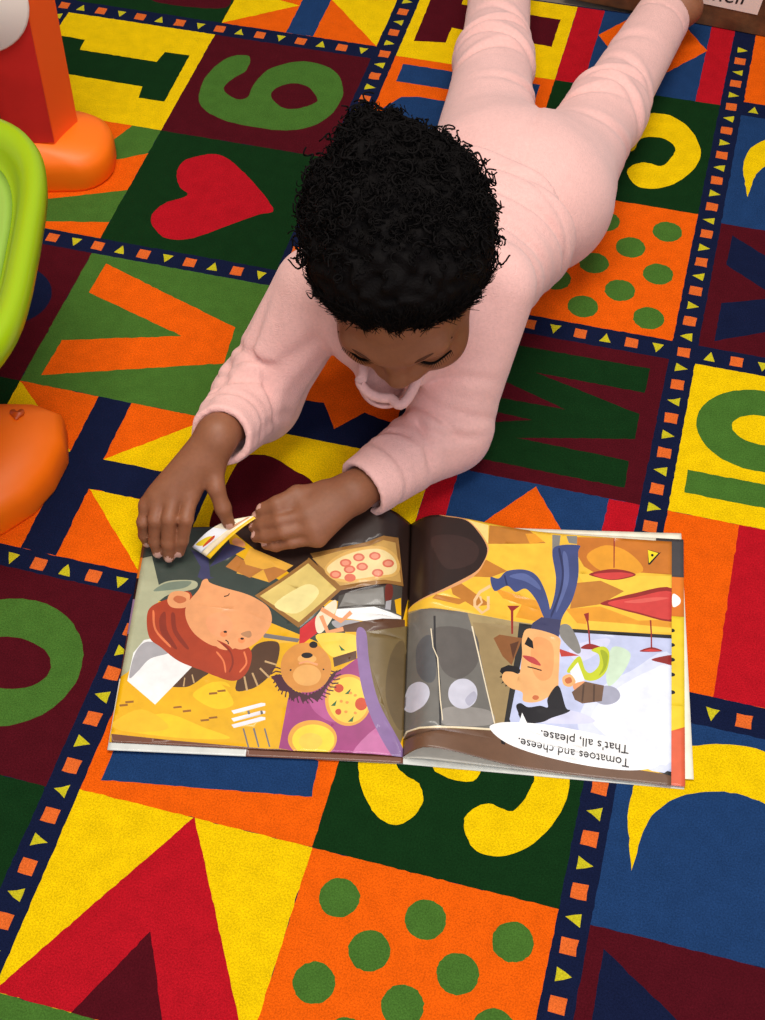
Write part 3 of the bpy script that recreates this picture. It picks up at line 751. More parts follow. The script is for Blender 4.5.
# inset red face
solid('leg_face', [[ed(a, b, z) for a, b in ((-.99, -.3035), (-.7025+.03*z, -.3035), (-.7025+.03*z, -.3058), (-.99, -.3058))] for z in (.058, .25, .51)], plast_r, toy, False)
def disc(name, e, z, rr, d0, d1, m, root, n=40):
    rings = [[ed(e+rr*k*math.cos(2*math.pi*i/n), d, z+rr*k*math.sin(2*math.pi*i/n)) for i in range(n)] for d, k in ((d0, 1), (d1-.002, 1), (d1, .96))]
    return solid(name, rings, m, root)
disc('round_panel', -.757, .247, .066, -.3034, -.2985, plast_w, toy)
disc('peg', -.757, .152, .008, -.3034, -.292, mat('tan_peg', (214, 150, 84), .4), toy, 20)
V, F = tube(catmull([ed(-.757, -.29, .152), ed(-.750, -.275, .153), ed(-.745, -.262, .13), ed(-.748, -.255, .095), ed(-.755, -.25, .05)], 6, False), .0032, 8)
child(link('cord', mesh('cord', V, F), None, [mat('black_cord', (22, 18, 18), .5)]), toy)
# near leg panel
ft = solid('foot', dome([(-1.0, .085), (-.72, .083), (-.675, .085), (-.650, .098), (-.645, .135), (-.655, .17), (-.672, .198), (-.70, .222), (-.75, .236), (-1.0, .24)], DOME), plast_o, toy)
hp = [(0, -.9), (.5, -.3), (.95, .25), (.85, .75), (.4, .85), (0, .5), (-.4, .85), (-.85, .75), (-.95, .25), (-.5, -.3)]
hm = solid('heart_mark', [[ed(-.688+.0075*a, .118-.0075*b, z) for a, b in catmull(hp, 4)] for z in (.0585, .0609)], mat('heart_mark', (196, 78, 10), .4), toy)
pl = [(-1.0, .112), (-.735, .112), (-.712, .135), (-.712, .185), (-.735, .205), (-1.0, .205)]
solid('leg', [[ed(a-.05*z, b, z) for a, b in pl] for z in (.05, .25, .52)], plast_ro, toy, False)
# lime tray with a raised rolled rim
def sup(e0, d0, ew, dw, n=72, ex=3.6):
    out = []
    for k in range(n):
        t = 2*math.pi*k/n; c, s = math.cos(t), math.sin(t)
        out.append((e0+ew*math.copysign(abs(c)**(2/ex), c), d0+dw*math.copysign(abs(s)**(2/ex), s)))
    return out
tz = .232
prof_ = [(.88, .0), (.96, .004), (.995, .016), (1.0, .028), (.985, .037), (.955, .0405), (.91, .036), (.885, .027), (.87, .018), (.84, .012)]
RG = []
for k, z in prof_:
    q = np.array(sup(-.818, .096, .190, .191)); c = np.array((-.818, .096))
    RG.append([ed(*(c+(p-c)*(1-(1-k)*1.15)), tz+z) for p in q])
solid('tray_rim', RG, plast_l, toy)
q = np.array(sup(-.818, .096, .190, .191)); c = np.array((-.818, .096))
solid('tray_well', [[ed(*(c+(p-c)*k), tz+z) for p in q] for k, z in ((.80, .0105), (.825, .0145), (.78, .0132), (.5, .0132))], plast_g, toy)


# ------------------------------------------------------------------ the open picture book
GB, GT = np.array((-0.171, -0.5441, 0.003)), np.array((-0.2264, -0.2977, 0.003))
LB, LT = np.array((-0.4238, -0.5968, 0.006)), np.array((-0.4734, -0.3689, 0.006))
RB, RT = np.array((0.0589, -0.5129, 0.004)), np.array((0.0229, -0.2565, 0.006))
def bulge(s, c, w): return np.where(s >= c, np.exp(-((s-c)/w)**2), np.sin(np.clip(s/c, 0, 1)*math.pi/2))
def lift(side, s, t, k=1.0):
    t = np.clip(t, 0, 1)
    if side == 'L': return .003+.003*s+k*(.003+.026*t**1.6)*bulge(s, .12, .30)
    return .003+.002*s+k*(.024-.006*t)*bulge(s, .10, .26)
def page_at(side, st, dz=0.0, k=1.0, quad=None):
    st = np.asarray(st, float); s, t = st[:, :1], st[:, 1:2]
    gb, gt, b_, t_ = quad or ((GB, GT, LB, LT) if side == 'L' else (GB, GT, RB, RT))
    p = (gb+(gt-gb)*t)*(1-s)+(b_+(t_-b_)*t)*s
    p = p.copy(); p[:, 2] = lift(side, s[:, 0], t[:, 0], k)+dz
    return p
ART = dict(gold=(232,174,10), gold2=(246,198,24), gold3=(240,188,30), orange_l=(240,150,60), darkbrown=(44,28,22), tabledark=(56,66,58), tablelight=(176,176,140), tablemist=(120,132,112), tile_y=(230,170,60), tile_b=(186,118,52), chair=(84,54,32), chairline=(196,160,110), greyline=(120,112,108), paper=(240,238,232), papergrey=(168,164,164), dash=(150,96,30),
 navyp=(62,62,96), skin_p=(236,158,104), hair_r=(172,60,26), hair_d=(138,46,24), hair_l=(228,120,70), skin_b=(234,160,104), blush=(240,160,108), ear_d=(200,108,62), nose_o=(232,140,84), ink=(24,18,18), hairband=(180,130,90), card_e=(150,104,48), card=(204,158,82), crust=(226,176,92), pizza=(240,214,150), salami=(218,110,80), salami2=(236,150,118), card_l=(224,196,110), card_ll=(244,226,150), darkgrey=(74,68,60), greyp=(134,130,122), handle=(110,40,26), darkbrown2=(92,58,36), redp=(206,42,44), cream=(244,226,190), purple=(160,62,118), purple2=(182,86,140), purple3=(196,110,158), pie=(248,206,74), pie2=(250,216,60), piecrust=(232,166,62), leaf=(40,100,50), tomato=(206,74,34), beige=(116,96,58), beige_d=(96,78,48), lilac=(136,104,152), curl=(74,30,44), skin_g=(214,142,62), skin_gl=(232,170,92), white=(238,234,234), rim=(112,64,40),
 floor_y=(244,192,56), floor_b=(192,122,44), floor_l=(248,220,130), floor_o=(232,156,40), floor_b2=(200,116,36), floor_y2=(246,202,64), lampred_d=(150,40,34), lampred=(212,66,60), lampred_l=(228,96,84), cheese=(250,222,30), darkbrown3=(58,38,32), peach=(224,160,104), wallbeige=(172,150,104), wallbeige2=(160,136,92), cab=(116,112,104), cab_d=(98,92,86), cab_l=(150,144,136), cab_d2=(92,92,92), cab_dd=(52,50,50), dish=(206,204,214), dish_d=(180,178,192), counter=(112,80,58), frame=(44,42,40), sky_p=(196,202,230), skywhite=(236,239,248), skymid=(220,224,242), mint=(206,226,196), lilac_p=(214,214,236), redtie=(190,60,50), lime=(198,206,40), limed=(160,172,30), whitep=(240,240,240), shadowgrey=(164,164,180), basket=(112,82,60), basket_d=(80,56,40), suit=(66,76,124), suit_l=(92,104,154), suit_d=(44,50,90), peachline=(240,196,140), box=(140,88,46), box_d=(90,52,30), skin_w=(240,178,112), blush2=(236,160,96), mouth=(186,66,62), moust=(30,24,24), hair_k=(24,20,24), bubble=(255,253,248), orange_s=(224,120,30), yellow_s=(240,206,40), red_s=(222,96,60), steel=(70,66,66), cream_s=(246,238,214), strip_d=(90,50,50), lilac_s=(150,120,150), greywhite=(216,216,206))
def paper_mat(c): return mat('print_'+c, tuple(v*.955 for v in ART[c]), 0.36, spec=.45, coat=.12, vary=.07, vscale=90, vary2=.06, v2scale=25)
book = empty('picture_book', tuple(float(a) for a in (*((GB+GT)[:2]/2), 0)))
tag(book, 'open picture book lying on the rug under the child\'s hands', 'book')
UNITF = np.array([(0, 0), (1, 0), (1, 1), (0, 1)], float)
def sheet(name, side, polys, base, dz=0.0, k=1.0, quad=None, thick=.0003, grid=.016):
    pp = [(c, catmull(p, 5) if sm else np.array(p, float)) for c, sm, p in polys]
    pp = [(c, np.clip(p, -.02, 1.02)) for c, p in pp]
    frame = np.vstack([np.linspace(UNITF[i], UNITF[(i+1) % 4], 40)[:-1] for i in range(4)])
    v, f, col = mosaic(pp, frame, grid)
    if side == 'L': f = f[:, ::-1]
    me = pmesh(name, page_at(side, v, dz, k, quad), f, [base if i < 0 else pp[i][0] for i in col], paper_mat)
    o = link(name, me, None, ())
    md = o.modifiers.new('paper_thickness', 'SOLIDIFY'); md.thickness = thick; md.offset = -1
    return child(o, book)
def conv(A): return [(c, sm, np.array(p, float).reshape(-1, 2)/1000) for c, sm, p in A]
sheet('page', 'L', conv(LEFT_ART), 'gold')
right_page = sheet('page', 'R', conv(RIGHT_ART), 'floor_y')
# printed words on the right page
def words(s, a, b, hs):      # a -> b : baseline ends in page coordinates (read from the child's side)
    tv, tf = text_mesh(s, 1.0, 'printed_words')
    w = tv[:, 0].max(); a = np.array(a); b = np.array(b)
    up = np.array(hs)
    st = np.array([a+(b-a)*p[0]/w+up*p[1] for p in tv])
    me = mesh('printed_words', page_at('R', st, .0009), tf)
    o = link('printed_words', me, None, [mat('print_ink', (26, 22, 24), .45)], False)
    child(o, book)
    return o
for s, a, b in (("Tomatoes and cheese.", (0.8465, 0.0798), (0.4324, 0.1091)), ("That's all, please.", (0.8443, 0.1304), (0.5163, 0.1524))): words(s, a, b, (-.002, -.046))
# pages underneath
sheet('page', 'R', [('steel', 0, [(.9, .83), (1, .83), (1, 1), (.9, 1)]), ('orange_s', 0, [(.9, .66), (1, .66), (1, .83), (.9, .83)]), ('bubble', 1, [(.96, .70), (.985, .715), (.985, .74), (.96, .755)]), ('red_s', 0, [(.9, 0), (1, 0), (1, .3), (.9, .3)]), ('yellow_s', 0, [(.9, .18), (1, .22), (1, .66), (.9, .66)])]+[('ink', 1, [(.955+.012*math.cos(i), y+.008*math.sin(i)) for i in np.arange(0, 6.2, .8)]) for y in (.6, .54, .48, .42, .35)], 'cream_s', -.0012, .12, tuple(map(np.array, [(-0.171, -0.5441, 0.003), (-0.2264, -0.2977, 0.003), (0.0707, -0.5103, 0.003), (0.0336, -0.2502, 0.003)])))
sheet('page', 'R', [], 'cream_s', -.0019, .10, tuple(map(np.array, [(-0.171, -0.5441, 0.003), (-0.2264, -0.2977, 0.003), (0.0769, -0.5013, 0.002), (0.0304, -0.2429, 0.002)])))
sheet('page', 'L', [('greywhite', 0, [(.53, 0), (1, 0), (1, .05), (.53, .05)]), ('strip_d', 0, [(.9, .3), (1, .3), (1, .5), (.9, .5)]), ('lilac_s', 0, [(.9, .5), (1, .5), (1, .66), (.9, .66)]), ('ink', 0, [(.9, .66), (1, .66), (1, .76), (.9, .76)]), ('orange_s', 0, [(.9, .76), (1, .76), (1, .86), (.9, .86)]), ('cream_s', 0, [(.9, .05), (1, .05), (1, .3), (.9, .3)])], 'rim', -.0012, .25, tuple(map(np.array, [(-0.1692, -0.5495, 0.001), (-0.2264, -0.2977, 0.003), (-0.4228, -0.6039, 0.001), (-0.4761, -0.3706, 0.004)])))
# soft cover under everything
V = []
def cov(p, z): return (p[0], p[1], z)
c4 = [LB+(LB-GB)*.006+(LB-LT)*.012, GB+(GB-GT)*.022, RB+(RB-GB)*.05, RT+(RT-GT)*.03+(RT-RB)*.01, GT+(GT-GB)*.006, LT+(LT-GT)*.006]
vv = [cov(p, .0009) for p in c4]+[cov(p, .0002) for p in c4]
child(link('cover', mesh('cover', vv, [tuple(range(6)), tuple(range(6, 12))[::-1]]+[(i, 6+i, 6+(i+1) % 6, (i+1) % 6) for i in range(6)]), None, [paper_mat('greywhite')], False), book)
# small lifted paper flap held between the hands
FA, FB, FC, FD = [np.array(p) for p in [(-0.4211, -0.3848, 0.014), (-0.3997, -0.3937, 0.014), (-0.3592, -0.348, 0.04), (-0.389, -0.3615, 0.038)]]
def flap_at(uv):
    u, v = uv[:, :1], uv[:, 1:2]
    p = (FB+(FC-FB)*u)*(1-v)+(FA+(FD-FA)*u)*v
    p = p.copy(); p[:, 2] += .006*np.sin(u[:, 0]*math.pi)
    return p
fp = [('gold2', [(0, 0), (1, 0), (1, .22), (0, .22)]), ('whitep', [(0, .5), (.55, .4), (.6, 1), (0, 1)]), ('yellow_s', catmull([(.08, .95), (.3, .82), (.34, .62), (.15, .6)], 5)), ('tomato', catmull([(.1, .6), (.3, .52), (.38, .62), (.3, .66), (.15, .66)], 5)), ('tile_b', [(.6, .3), (.95, .3), (.97, .42), (.62, .45)]), ('leaf', [(.7, .5), (.8, .5), (.78, .6)])]
fp = [(c, np.array(p)) for c, p in fp]
v, f, col = mosaic(fp, np.vstack([np.linspace(UNITF[i], UNITF[(i+1) % 4], 10)[:-1] for i in range(4)]), .1)
me = pmesh('flap', flap_at(v), f, ['cream' if i < 0 else fp[i][0] for i in col], paper_mat)
o = link('flap', me, None, ()); md = o.modifiers.new('paper_thickness', 'SOLIDIFY'); md.thickness = .0004; md.offset = 0
child(o, book)


# ------------------------------------------------------------------ the child: distance fields meshed as continuous surfaces
class Leaf:
    n = 0
    def __init__(s, f): s.f = f; s.id = Leaf.n; Leaf.n += 1
class Un:
    def __init__(s, k, *ch): s.k = k; s.ch = [c for c in ch if c is not None]
class Sub:
    def __init__(s, k, a, b): s.k = k; s.a = a; s.b = b
class Disp:
    def __init__(s, g, a): s.g = g; s.a = a
def leaves(t):
    if isinstance(t, Leaf): return [t]
    if isinstance(t, Un): return sum((leaves(c) for c in t.ch), [])
    if isinstance(t, Sub): return leaves(t.a)+leaves(t.b)
    return leaves(t.a)
def smin(a, b, k):
    if k <= 0: return np.minimum(a, b)
    h = np.maximum(k-np.abs(a-b), 0)/k
    return np.minimum(a, b)-h*h*k*.25
def ev(t, p, act):
    if isinstance(t, Leaf): return t.f(p) if (act is None or t.id in act) else None
    if isinstance(t, Un):
        r = None
        for c in t.ch:
            d = ev(c, p, act)
            if d is not None: r = d if r is None else smin(r, d, t.k)
        return r
    if isinstance(t, Sub):
        a = ev(t.a, p, act); b = ev(t.b, p, act)
        if a is None or b is None: return a
        return -smin(-a, b, t.k)
    a = ev(t.a, p, act)
    return a if a is None else a+t.g(p)
def cap(a, b, ra, rb):
    a = np.array(a, float); b = np.array(b, float); ba = b-a; L2 = ba@ba+1e-12
    def f(p):
        pa = p-a; t = np.clip((pa@ba)/L2, 0, 1)
        return np.linalg.norm(pa-t[:, None]*ba, axis=1)-(ra+(rb-ra)*t)
    return Leaf(f)
def sph(c, r):
    c = np.array(c, float)
    return Leaf(lambda p: np.linalg.norm(p-c, axis=1)-r)
def ell(c, R, r):
    c = np.array(c, float); R = np.array(R, float); r = np.array(r, float)
    def f(p):
        q = (p-c)@R.T; k0 = np.linalg.norm(q/r, axis=1); k1 = np.linalg.norm(q/(r*r), axis=1)
        return k0*(k0-1)/(k1+1e-9)
    return Leaf(f)
def half(c, n):          # negative on the side n points away from
    c = np.array(c, float); n = np.array(n, float)/np.linalg.norm(n)
    return Leaf(lambda p: (p-c)@n)
def chain(pts, rad, k=.004):
    return Un(k, *[cap(pts[i], pts[i+1], rad[i], rad[i+1]) for i in range(len(pts)-1)])
def surface(tree, lo, hi, h, B=12, slack=.012):
    lo = np.array(lo, float); N = np.ceil((np.array(hi)-lo)/h).astype(int)+1
    nb = (N+B-1)//B
    gi = np.stack(np.meshgrid(*[np.arange(n) for n in nb], indexing='ij'), -1).reshape(-1, 3)
    cen = lo+(gi*B+B/2)*h; hd = B*h*.5*math.sqrt(3)
    lv = leaves(tree); LV = np.stack([l.f(cen) for l in lv])
    D = ev(tree, cen, None)
    sel = np.where(np.abs(D) < hd*1.15+slack)[0]
    m = B+2; ax = np.arange(m)-1
    loc = np.stack(np.meshgrid(ax, ax, ax, indexing='ij'), -1).reshape(-1, 3)
    corner = np.array([(i, j, k) for i in (0, 1) for j in (0, 1) for k in (0, 1)])
    edges = [(a, b) for a in range(8) for b in range(a+1, 8) if np.abs(corner[a]-corner[b]).sum() == 1]
    GN = N+4
    ids, vs, qs = [], [], []
    for s in sel:
        act = {lv[i].id for i in np.where(LV[:, s] < max(D[s], 0)+2*hd+.03)[0]}
        base = gi[s]*B
        p = lo+(base+loc)*h
        d = ev(tree, p, act)
        if d is None: continue
        d = d.reshape(m, m, m)
        neg = d < 0
        if neg.all() or not neg.any(): continue
        c8 = np.stack([d[i:m-1+i, j:m-1+j, k:m-1+k] for i, j, k in corner], -1)
        n8 = c8 < 0; a_ = n8.any(-1) & ~n8.all(-1)
        ci = np.argwhere(a_)
        if not len(ci): continue
        cv = c8[a_]; acc = np.zeros((len(ci), 3)); cnt = np.zeros(len(ci))
        for e0, e1 in edges:
            x0, x1 = cv[:, e0], cv[:, e1]; cr = (x0 < 0) != (x1 < 0)
            t = np.where(cr, x0/np.where(cr, x0-x1, 1), 0)
            acc += cr[:, None]*(corner[e0]+(corner[e1]-corner[e0])*t[:, None]); cnt += cr
        pos = lo+(base+ci-1+acc/cnt[:, None])*h
        g = base+ci
        ids.append((g[:, 0]*GN[1]+g[:, 1])*GN[2]+g[:, 2]); vs.append(pos)
        def gid(x): x = base+x; return (x[:, 0]*GN[1]+x[:, 1])*GN[2]+x[:, 2]
        for ax_ in range(3):
            o1, o2 = (ax_+1) % 3, (ax_+2) % 3
            sl0 = [slice(1, m-1)]*3; sl1 = list(sl0); sl1[ax_] = slice(2, m)
            A = neg[tuple(sl0)]; Bn = neg[tuple(sl1)]
            e = np.argwhere(A != Bn)
            if not len(e): continue
            fl_ = A[A != Bn]
            e = e+1
            u1 = np.eye(3, dtype=int)[o1]; u2 = np.eye(3, dtype=int)[o2]
            q = np.stack([gid(e-u1-u2), gid(e-u2), gid(e), gid(e-u1)], 1)
            q[~fl_] = q[~fl_][:, ::-1]
            qs.append(q)
    ids = np.concatenate(ids); vs = np.concatenate(vs); qs = np.concatenate(qs)
    u, first = np.unique(ids, return_index=True); V = vs[first]
    pos = np.searchsorted(u, qs); pos = np.clip(pos, 0, len(u)-1)
    ok = (u[pos] == qs).all(1)
    return V, pos[ok]
def np_mesh(name, V, F):
    me = bpy.data.meshes.new(name)
    n, k = len(F), F.shape[1]
    me.vertices.add(len(V)); me.vertices.foreach_set('co', V.astype(np.float32).ravel())
    me.loops.add(n*k); me.loops.foreach_set('vertex_index', F.astype(np.int32).ravel())
    me.polygons.add(n); me.polygons.foreach_set('loop_start', np.arange(0, n*k, k, dtype=np.int32))
    me.update(calc_edges=True); me.validate()
    return me
def unit(v): v = np.array(v, float); return v/np.linalg.norm(v)

# ---- body frames
lat = unit(J['shoulder_b']-J['shoulder_a'])
spine = unit(J['chest']-J['pelvis']); lat_t = unit(lat-spine*(lat@spine)); nrm_t = np.cross(lat_t, spine)
TB = np.array([lat_t, spine, nrm_t])
hl = unit(J['hip_b']-J['hip_a']); legdir = unit((J['knee_a']+J['knee_b'])/2-J['pelvis'])
hl = unit(hl-legdir*(hl@legdir)); PB = np.array([hl, legdir, np.cross(hl, legdir)])
fh = unit((.165, -.985, 0)); tilt = math.radians(34)
hf = math.cos(tilt)*fh+math.sin(tilt)*np.array((0, 0, -1)); hu = math.sin(tilt)*fh+math.cos(tilt)*np.array((0, 0, 1.)); hx = np.cross(hf, hu)*-1
rl = math.radians(4); hx, hu = hx*math.cos(rl)+hu*math.sin(rl), hu*math.cos(rl)-hx*math.sin(rl)
HB = np.array([hx, hf, hu])
def H(x, y, z): return J['head']+hx*x+hf*y+hu*z
def HR(*deg):    # head basis turned about its own x axis
    a = math.radians(deg[0]); return np.array([hx, hf*math.cos(a)+hu*math.sin(a), -hf*math.sin(a)+hu*math.cos(a)])

# ---- skin
skull = Un(.03, ell(H(0, -.012, .022), HB, (.0645, .080, .076)), ell(H(0, .022, -.022), HB, (.056, .058, .066)), ell(H(0, .038, -.058), HB, (.036, .032, .034)), sph(H(0, .058, -.083), .016))
cheeks = [sph(H(s*.032, .050, -.036), .024) for s in (-1, 1)]
brow = Un(.012, cap(H(-.036, .064, .014), H(-.012, .073, .011), .009, .009), cap(H(.036, .064, .014), H(.012, .073, .011), .009, .009))
nose = Un(.008, cap(H(0, .073, .006), H(0, .085, -.026), .0075, .0095), sph(H(0, .0865, -.029), .0105), sph(H(-.0125, .081, -.033), .0080), sph(H(.0125, .081, -.033), .0080))
lips = Un(.004, cap(H(-.018, .070, -.060), H(-.005, .0805, -.055), .0035, .0058), cap(H(.018, .070, -.060), H(.005, .0805, -.055), .0035, .0058), cap(H(-.005, .0805, -.055), H(.005, .0805, -.055), .0055, .0055), cap(H(-.012, .073, -.066), H(.012, .073, -.066), .006, .006))
ears = [Sub(.004, ell(H(s*.0665, -.014, -.016), HR(-12), (.010, .020, .030)), ell(H(s*.0775, -.012, -.014), HR(-12), (.008, .011, .018))) for s in (-1, 1)]
sockets = Un(.01, *[ell(H(s*.031, .078, -.003), HB, (.016, .012, .010)) for s in (-1, 1)])
lids = Un(.004, *[ell(H(s*.030, .0600, -.004), HB, (.0145, .0135, .0125)) for s in (-1, 1)])
head = Un(.004, Un(.010, Sub(.014, Un(.018, skull, *cheeks, brow), sockets), nose, lips), lids, *ears)
neck = chain([J['chest']+np.array((0, .0, .02)), J['neck'], H(0, -.02, -.03)], [.05, .036, .038], .02)
def arm(s):
    return chain([J['shoulder_'+s], J['elbow_'+s], J['wrist_'+s]], [.030, .024, .0185], .015)
torso = Un(.05, ell(J['chest'], TB, (.088, .115, .058)), ell(J['waist'], TB, (.078, .11, .058)), ell(J['pelvis'], PB, (.080, .09, .055)))
def leg_(s): return chain([J['hip_'+s], J['knee_'+s], J['ankle_'+s]], [.048, .034, .024], .02)
foot_b = Un(.012, chain([J['ankle_b'], J['heel_b']], [.024, .022]), chain([J['heel_b'], (J['heel_b']+J['toe_b'])/2, J['toe_b']], [.022, .022, .016]), *[cap(J['toe_b'], J['toe_b']+unit(J['toe_b']-J['heel_b'])*.014+hl*(k-2)*.009, .008, .0065) for k in range(5)])
da = unit(J['ankle_a']-J['knee_a']); foot_a = Un(.012, chain([J['ankle_a'], J['ankle_a']+da*.03, J['ankle_a']+da*.11+np.array((0, 0, -.018))], [.024, .023, .016]), *[cap(J['ankle_a']+da*.11+np.array((0, 0, -.018)), J['ankle_a']+da*.135+hl*(k-2)*.009+np.array((0, 0, -.02)), .008, .0065) for k in range(5)])
def hand(s, r0, palm_r):
    fs = []
    for n_, k in (('i', 1.0), ('m', 1.03), ('r', .97), ('p', .86)):
        pts = [J['%s_%s%d' % (s, n_, q)] for q in range(4)]
        fs.append(chain(pts, [r0*1.12*k, r0*1.02*k, r0*.93*k, r0*.82*k], .003))
    fingers = Un(.0012, *fs)
    W = J['wrist_'+s]
    pal = Un(.012, *[cap(W+(J['%s_%s0' % (s, n_)]-W)*.12, J['%s_%s0' % (s, n_)], palm_r, palm_r*.74) for n_ in 'imrp'], cap(W, J[s+'_t0'], palm_r, palm_r*.9))
    th = chain([J['%s_t%d' % (s, q)] for q in range(4)], [r0*1.45, r0*1.2, r0*1.1, r0*.88], .004)
    return Un(.005, Un(.004, pal, th), fingers)
hand_a = hand('a', .0068, .0125); hand_b = hand('b', .0068, .0125)
body = Un(.016, torso, neck, arm('a'), arm('b'), leg_('a'), leg_('b'))
def on_rug(t_, z=.0008): return Sub(.004, t_, Leaf(lambda p, z=z: p[:, 2]-z))
body = on_rug(Un(.010, Un(.014, body, head), hand_a, hand_b, foot_a, foot_b), .002)
PV = np.array([J['pelvis'][0], J['pelvis'][1], 0.0])
allp = np.array(list(J.values()))
lo_b = np.array((-.52, -.47, -.01)); hi_b = np.array((.02, .78, .42))
V, F = surface(body, lo_b, hi_b, .0022)
me = np_mesh('person', V-PV, F)
skin = mat('skin', (140, 89, 61), .52, spec=.35, bump=.12, bscale=700, vary=.06, vscale=60, sss=.12, vary2=.05, v2scale=250)
for m in (skin, mat('lip_skin', (128, 66, 56), .4, sss=.1), mat('nail', (206, 158, 140), .3)): me.materials.append(m)
cen = V[F].mean(1)
mi = np.zeros(len(F), int)
hl_ = (cen-J['head'])@HB.T
mi[(np.abs(hl_[:, 0]) < .019) & (hl_[:, 1] > .070) & (hl_[:, 2] < -.051) & (hl_[:, 2] > -.0715)] = 1
def nails(tips, nv, sz=1.0):
    for k_t, k_p in tips:
        d = unit(J[k_t]-J[k_p]); n_ = np.array(nv)-d*(np.array(nv)@d); n_ = unit(n_); sd = np.cross(d, n_)
        q = cen-(J[k_t]+d*.0008+n_*.0052)
        a, b, c = q@d/.0058, q@sd/.0042, q@n_/.0042
        mi[(a*a+b*b+c*c) < sz*sz] = 2
nails([('a_%s3' % k, 'a_%s2' % k) for k in 'imrp'], (.15, -.72, .67))
nails([('b_%s3' % k, 'b_%s2' % k) for k in 'imrpt'], (-.6, -.2, .7), .78); nails([('a_t3', 'a_t2')], (.2, -.6, .7))
me.polygons.foreach_set('material_index', mi.astype(np.int32))
person = link('person', me)
person.location = PV
tag(person, 'child in pink fleece outfit lying on the rug reading the open book', 'person')
def worn(name, V, F, m):
    o = link(name, np_mesh(name, V-PV, F), None, [m] if not isinstance(m, list) else m)
    o.parent = person
    return o
cloth = mat('pink_fleece', (236, 183, 172), .9, bump=.5, bscale=700, vary=.05, vscale=300, sheen=.25, spec=.2, vary2=.03, v2scale=40)
def creases(a, b, specs, reach=.085):
    """cloth creases across a limb: (where along it, depth, width, slant, facing angle, spread)"""
    a = np.array(a, float); b = np.array(b, float); L = np.linalg.norm(b-a); w = (b-a)/L
    up = np.array((0, 0, 1.)); r_ = unit(up-w*(up@w)); s_ = np.cross(w, r_)
    def g(p):
        q = p-a; t = q@w; x, y = q@r_, q@s_; rad = np.hypot(x, y); th = np.arctan2(y, x)
        near = np.clip(1.9-1.2*rad/reach, 0, 1)*np.clip((t+.03)/.03, 0, 1)*np.clip((L+.03-t)/.03, 0, 1)
        d = np.zeros(len(p))
        for c, dep, wd, sl, fa, sp in specs:
            dl = np.abs((th-fa+math.pi) % (2*math.pi)-math.pi)
            m_ = np.exp(-(dl/sp)**2)
            u = t-c*L-sl*np.sin(th-fa)-.004*np.sin(2*th+c*9)
            d += m_*dep*(np.exp(-(u/wd)**2)-.75*np.exp(-((u-2.1*wd)/(1.5*wd))**2)-.35*np.exp(-((u+2.0*wd)/(1.6*wd))**2))
        return d*near
    return g
# ---- sweatshirt
def sleeve(s, r):
    a, b, c = J['shoulder_'+s], J['elbow_'+s], J['cuff_'+s]
    n_ = unit(c-b); w_ = unit(J['wrist_'+s]-c)
    t_ = Un(.022, cap(a, b, r[0], r[1]), cap(b, c+n_*.03, r[1], r[2]))
    t_ = Disp(creases(b, c, [(.22, .0034, .0042, .008, .2, 1.3), (.40, .0038, .0042, -.008, -.3, 1.4), (.57, .0032, .0038, .008, .4, 1.3), (.74, .0028, .0036, -.006, -.3, 1.4)]), t_)
    t_ = Disp(creases(a, b, [(.62, .0022, .0050, .010, .2, 1.2), (.80, .0026, .0050, -.008, -.4, 1.3), (.95, .0024, .0045, .006, .3, 1.3)]), t_)
    t_ = Sub(.002, t_, Leaf(lambda p, c=c, n_=n_: -((p-c)@n_)*1.0))
    return Sub(.002, t_, cap(c-n_*.030, c+n_*.05, r[2]-.0045, r[2]-.0035))
tor = Un(.05, ell(J['chest'], TB, (.093, .128, .070)), ell(J['waist'], TB, (.093, .125, .076)), ell(J['pelvis']+spine*.03, PB, (.092, .09, .072)))
def torso_folds(p):
    q = (p-J['waist'])@TB.T
    return -.0020*np.sin(q[:, 1]*95+q[:, 0]*22+1.5*np.sin(q[:, 0]*30))*np.clip((q[:, 1]+.12)/.1, 0, 1)*np.exp(-((q[:, 1]+.04)/.10)**2)-.0012*np.sin(q[:, 1]*40-q[:, 0]*60)
hem_c = (J['hem0']+J['hem1'])/2; hem_n = unit(-spine+lat_t*.10)
def hem_band(p):
    u = (p-hem_c)@hem_n
    return -.0030*np.exp(-((u+.004)/.010)**2)+.0022*np.exp(-((u+.022)/.003)**2)
tor = Disp(hem_band, Disp(torso_folds, tor))
tor = Disp(creases(J['pelvis'], J['chest'], [(.40, .0045, .0055, .030, -1.1, .9), (.58, .0050, .0055, .034, -1.0, .9), (.78, .0042, .006, .030, -.9, .8), (.52, .0036, .006, .030, 1.2, .9), (.72, .0036, .006, .030, 1.0, .9)], .13), tor)
hips_in = ell(J['pelvis'], PB, (.094, .105, .073))
yoke_c = (J['collar_f']+J['collar_g'])*.25+(J['collar_l']+J['collar_r'])*.25
away = unit((-.18, .78, -.62))
yoke = chain([J['chest'], J['neck']*.45+yoke_c*.55-np.array((0, 0, .03)), yoke_c+away*.034, yoke_c+away*.012], [.06, .034, .021, .0215], .02)
shirt = Un(.012, tor, yoke, sleeve('a', (.043, .040, .0272)), sleeve('b', (.043, .039, .0280)))
shirt = Sub(.002, shirt, Leaf(lambda p: -((p-hem_c)@hem_n)))
nk0 = J['neck']+np.array((0, -.01, .0)); nkd = unit(H(0, -.02, -.03)-J['chest'])
shirt = Sub(.006, shirt, chain([nk0-nkd*.01, J['neck']*.4+yoke_c*.6+np.array((0, .01, .010)), yoke_c+away*.03, yoke_c-away*.03], [.044, .032, .017, .022], .008))
shirt = on_rug(shirt)
V, F = surface(shirt, (-.50, -.42, -.01), (.0, .22, .32), .0028)
worn('sweatshirt', V, F, cloth)
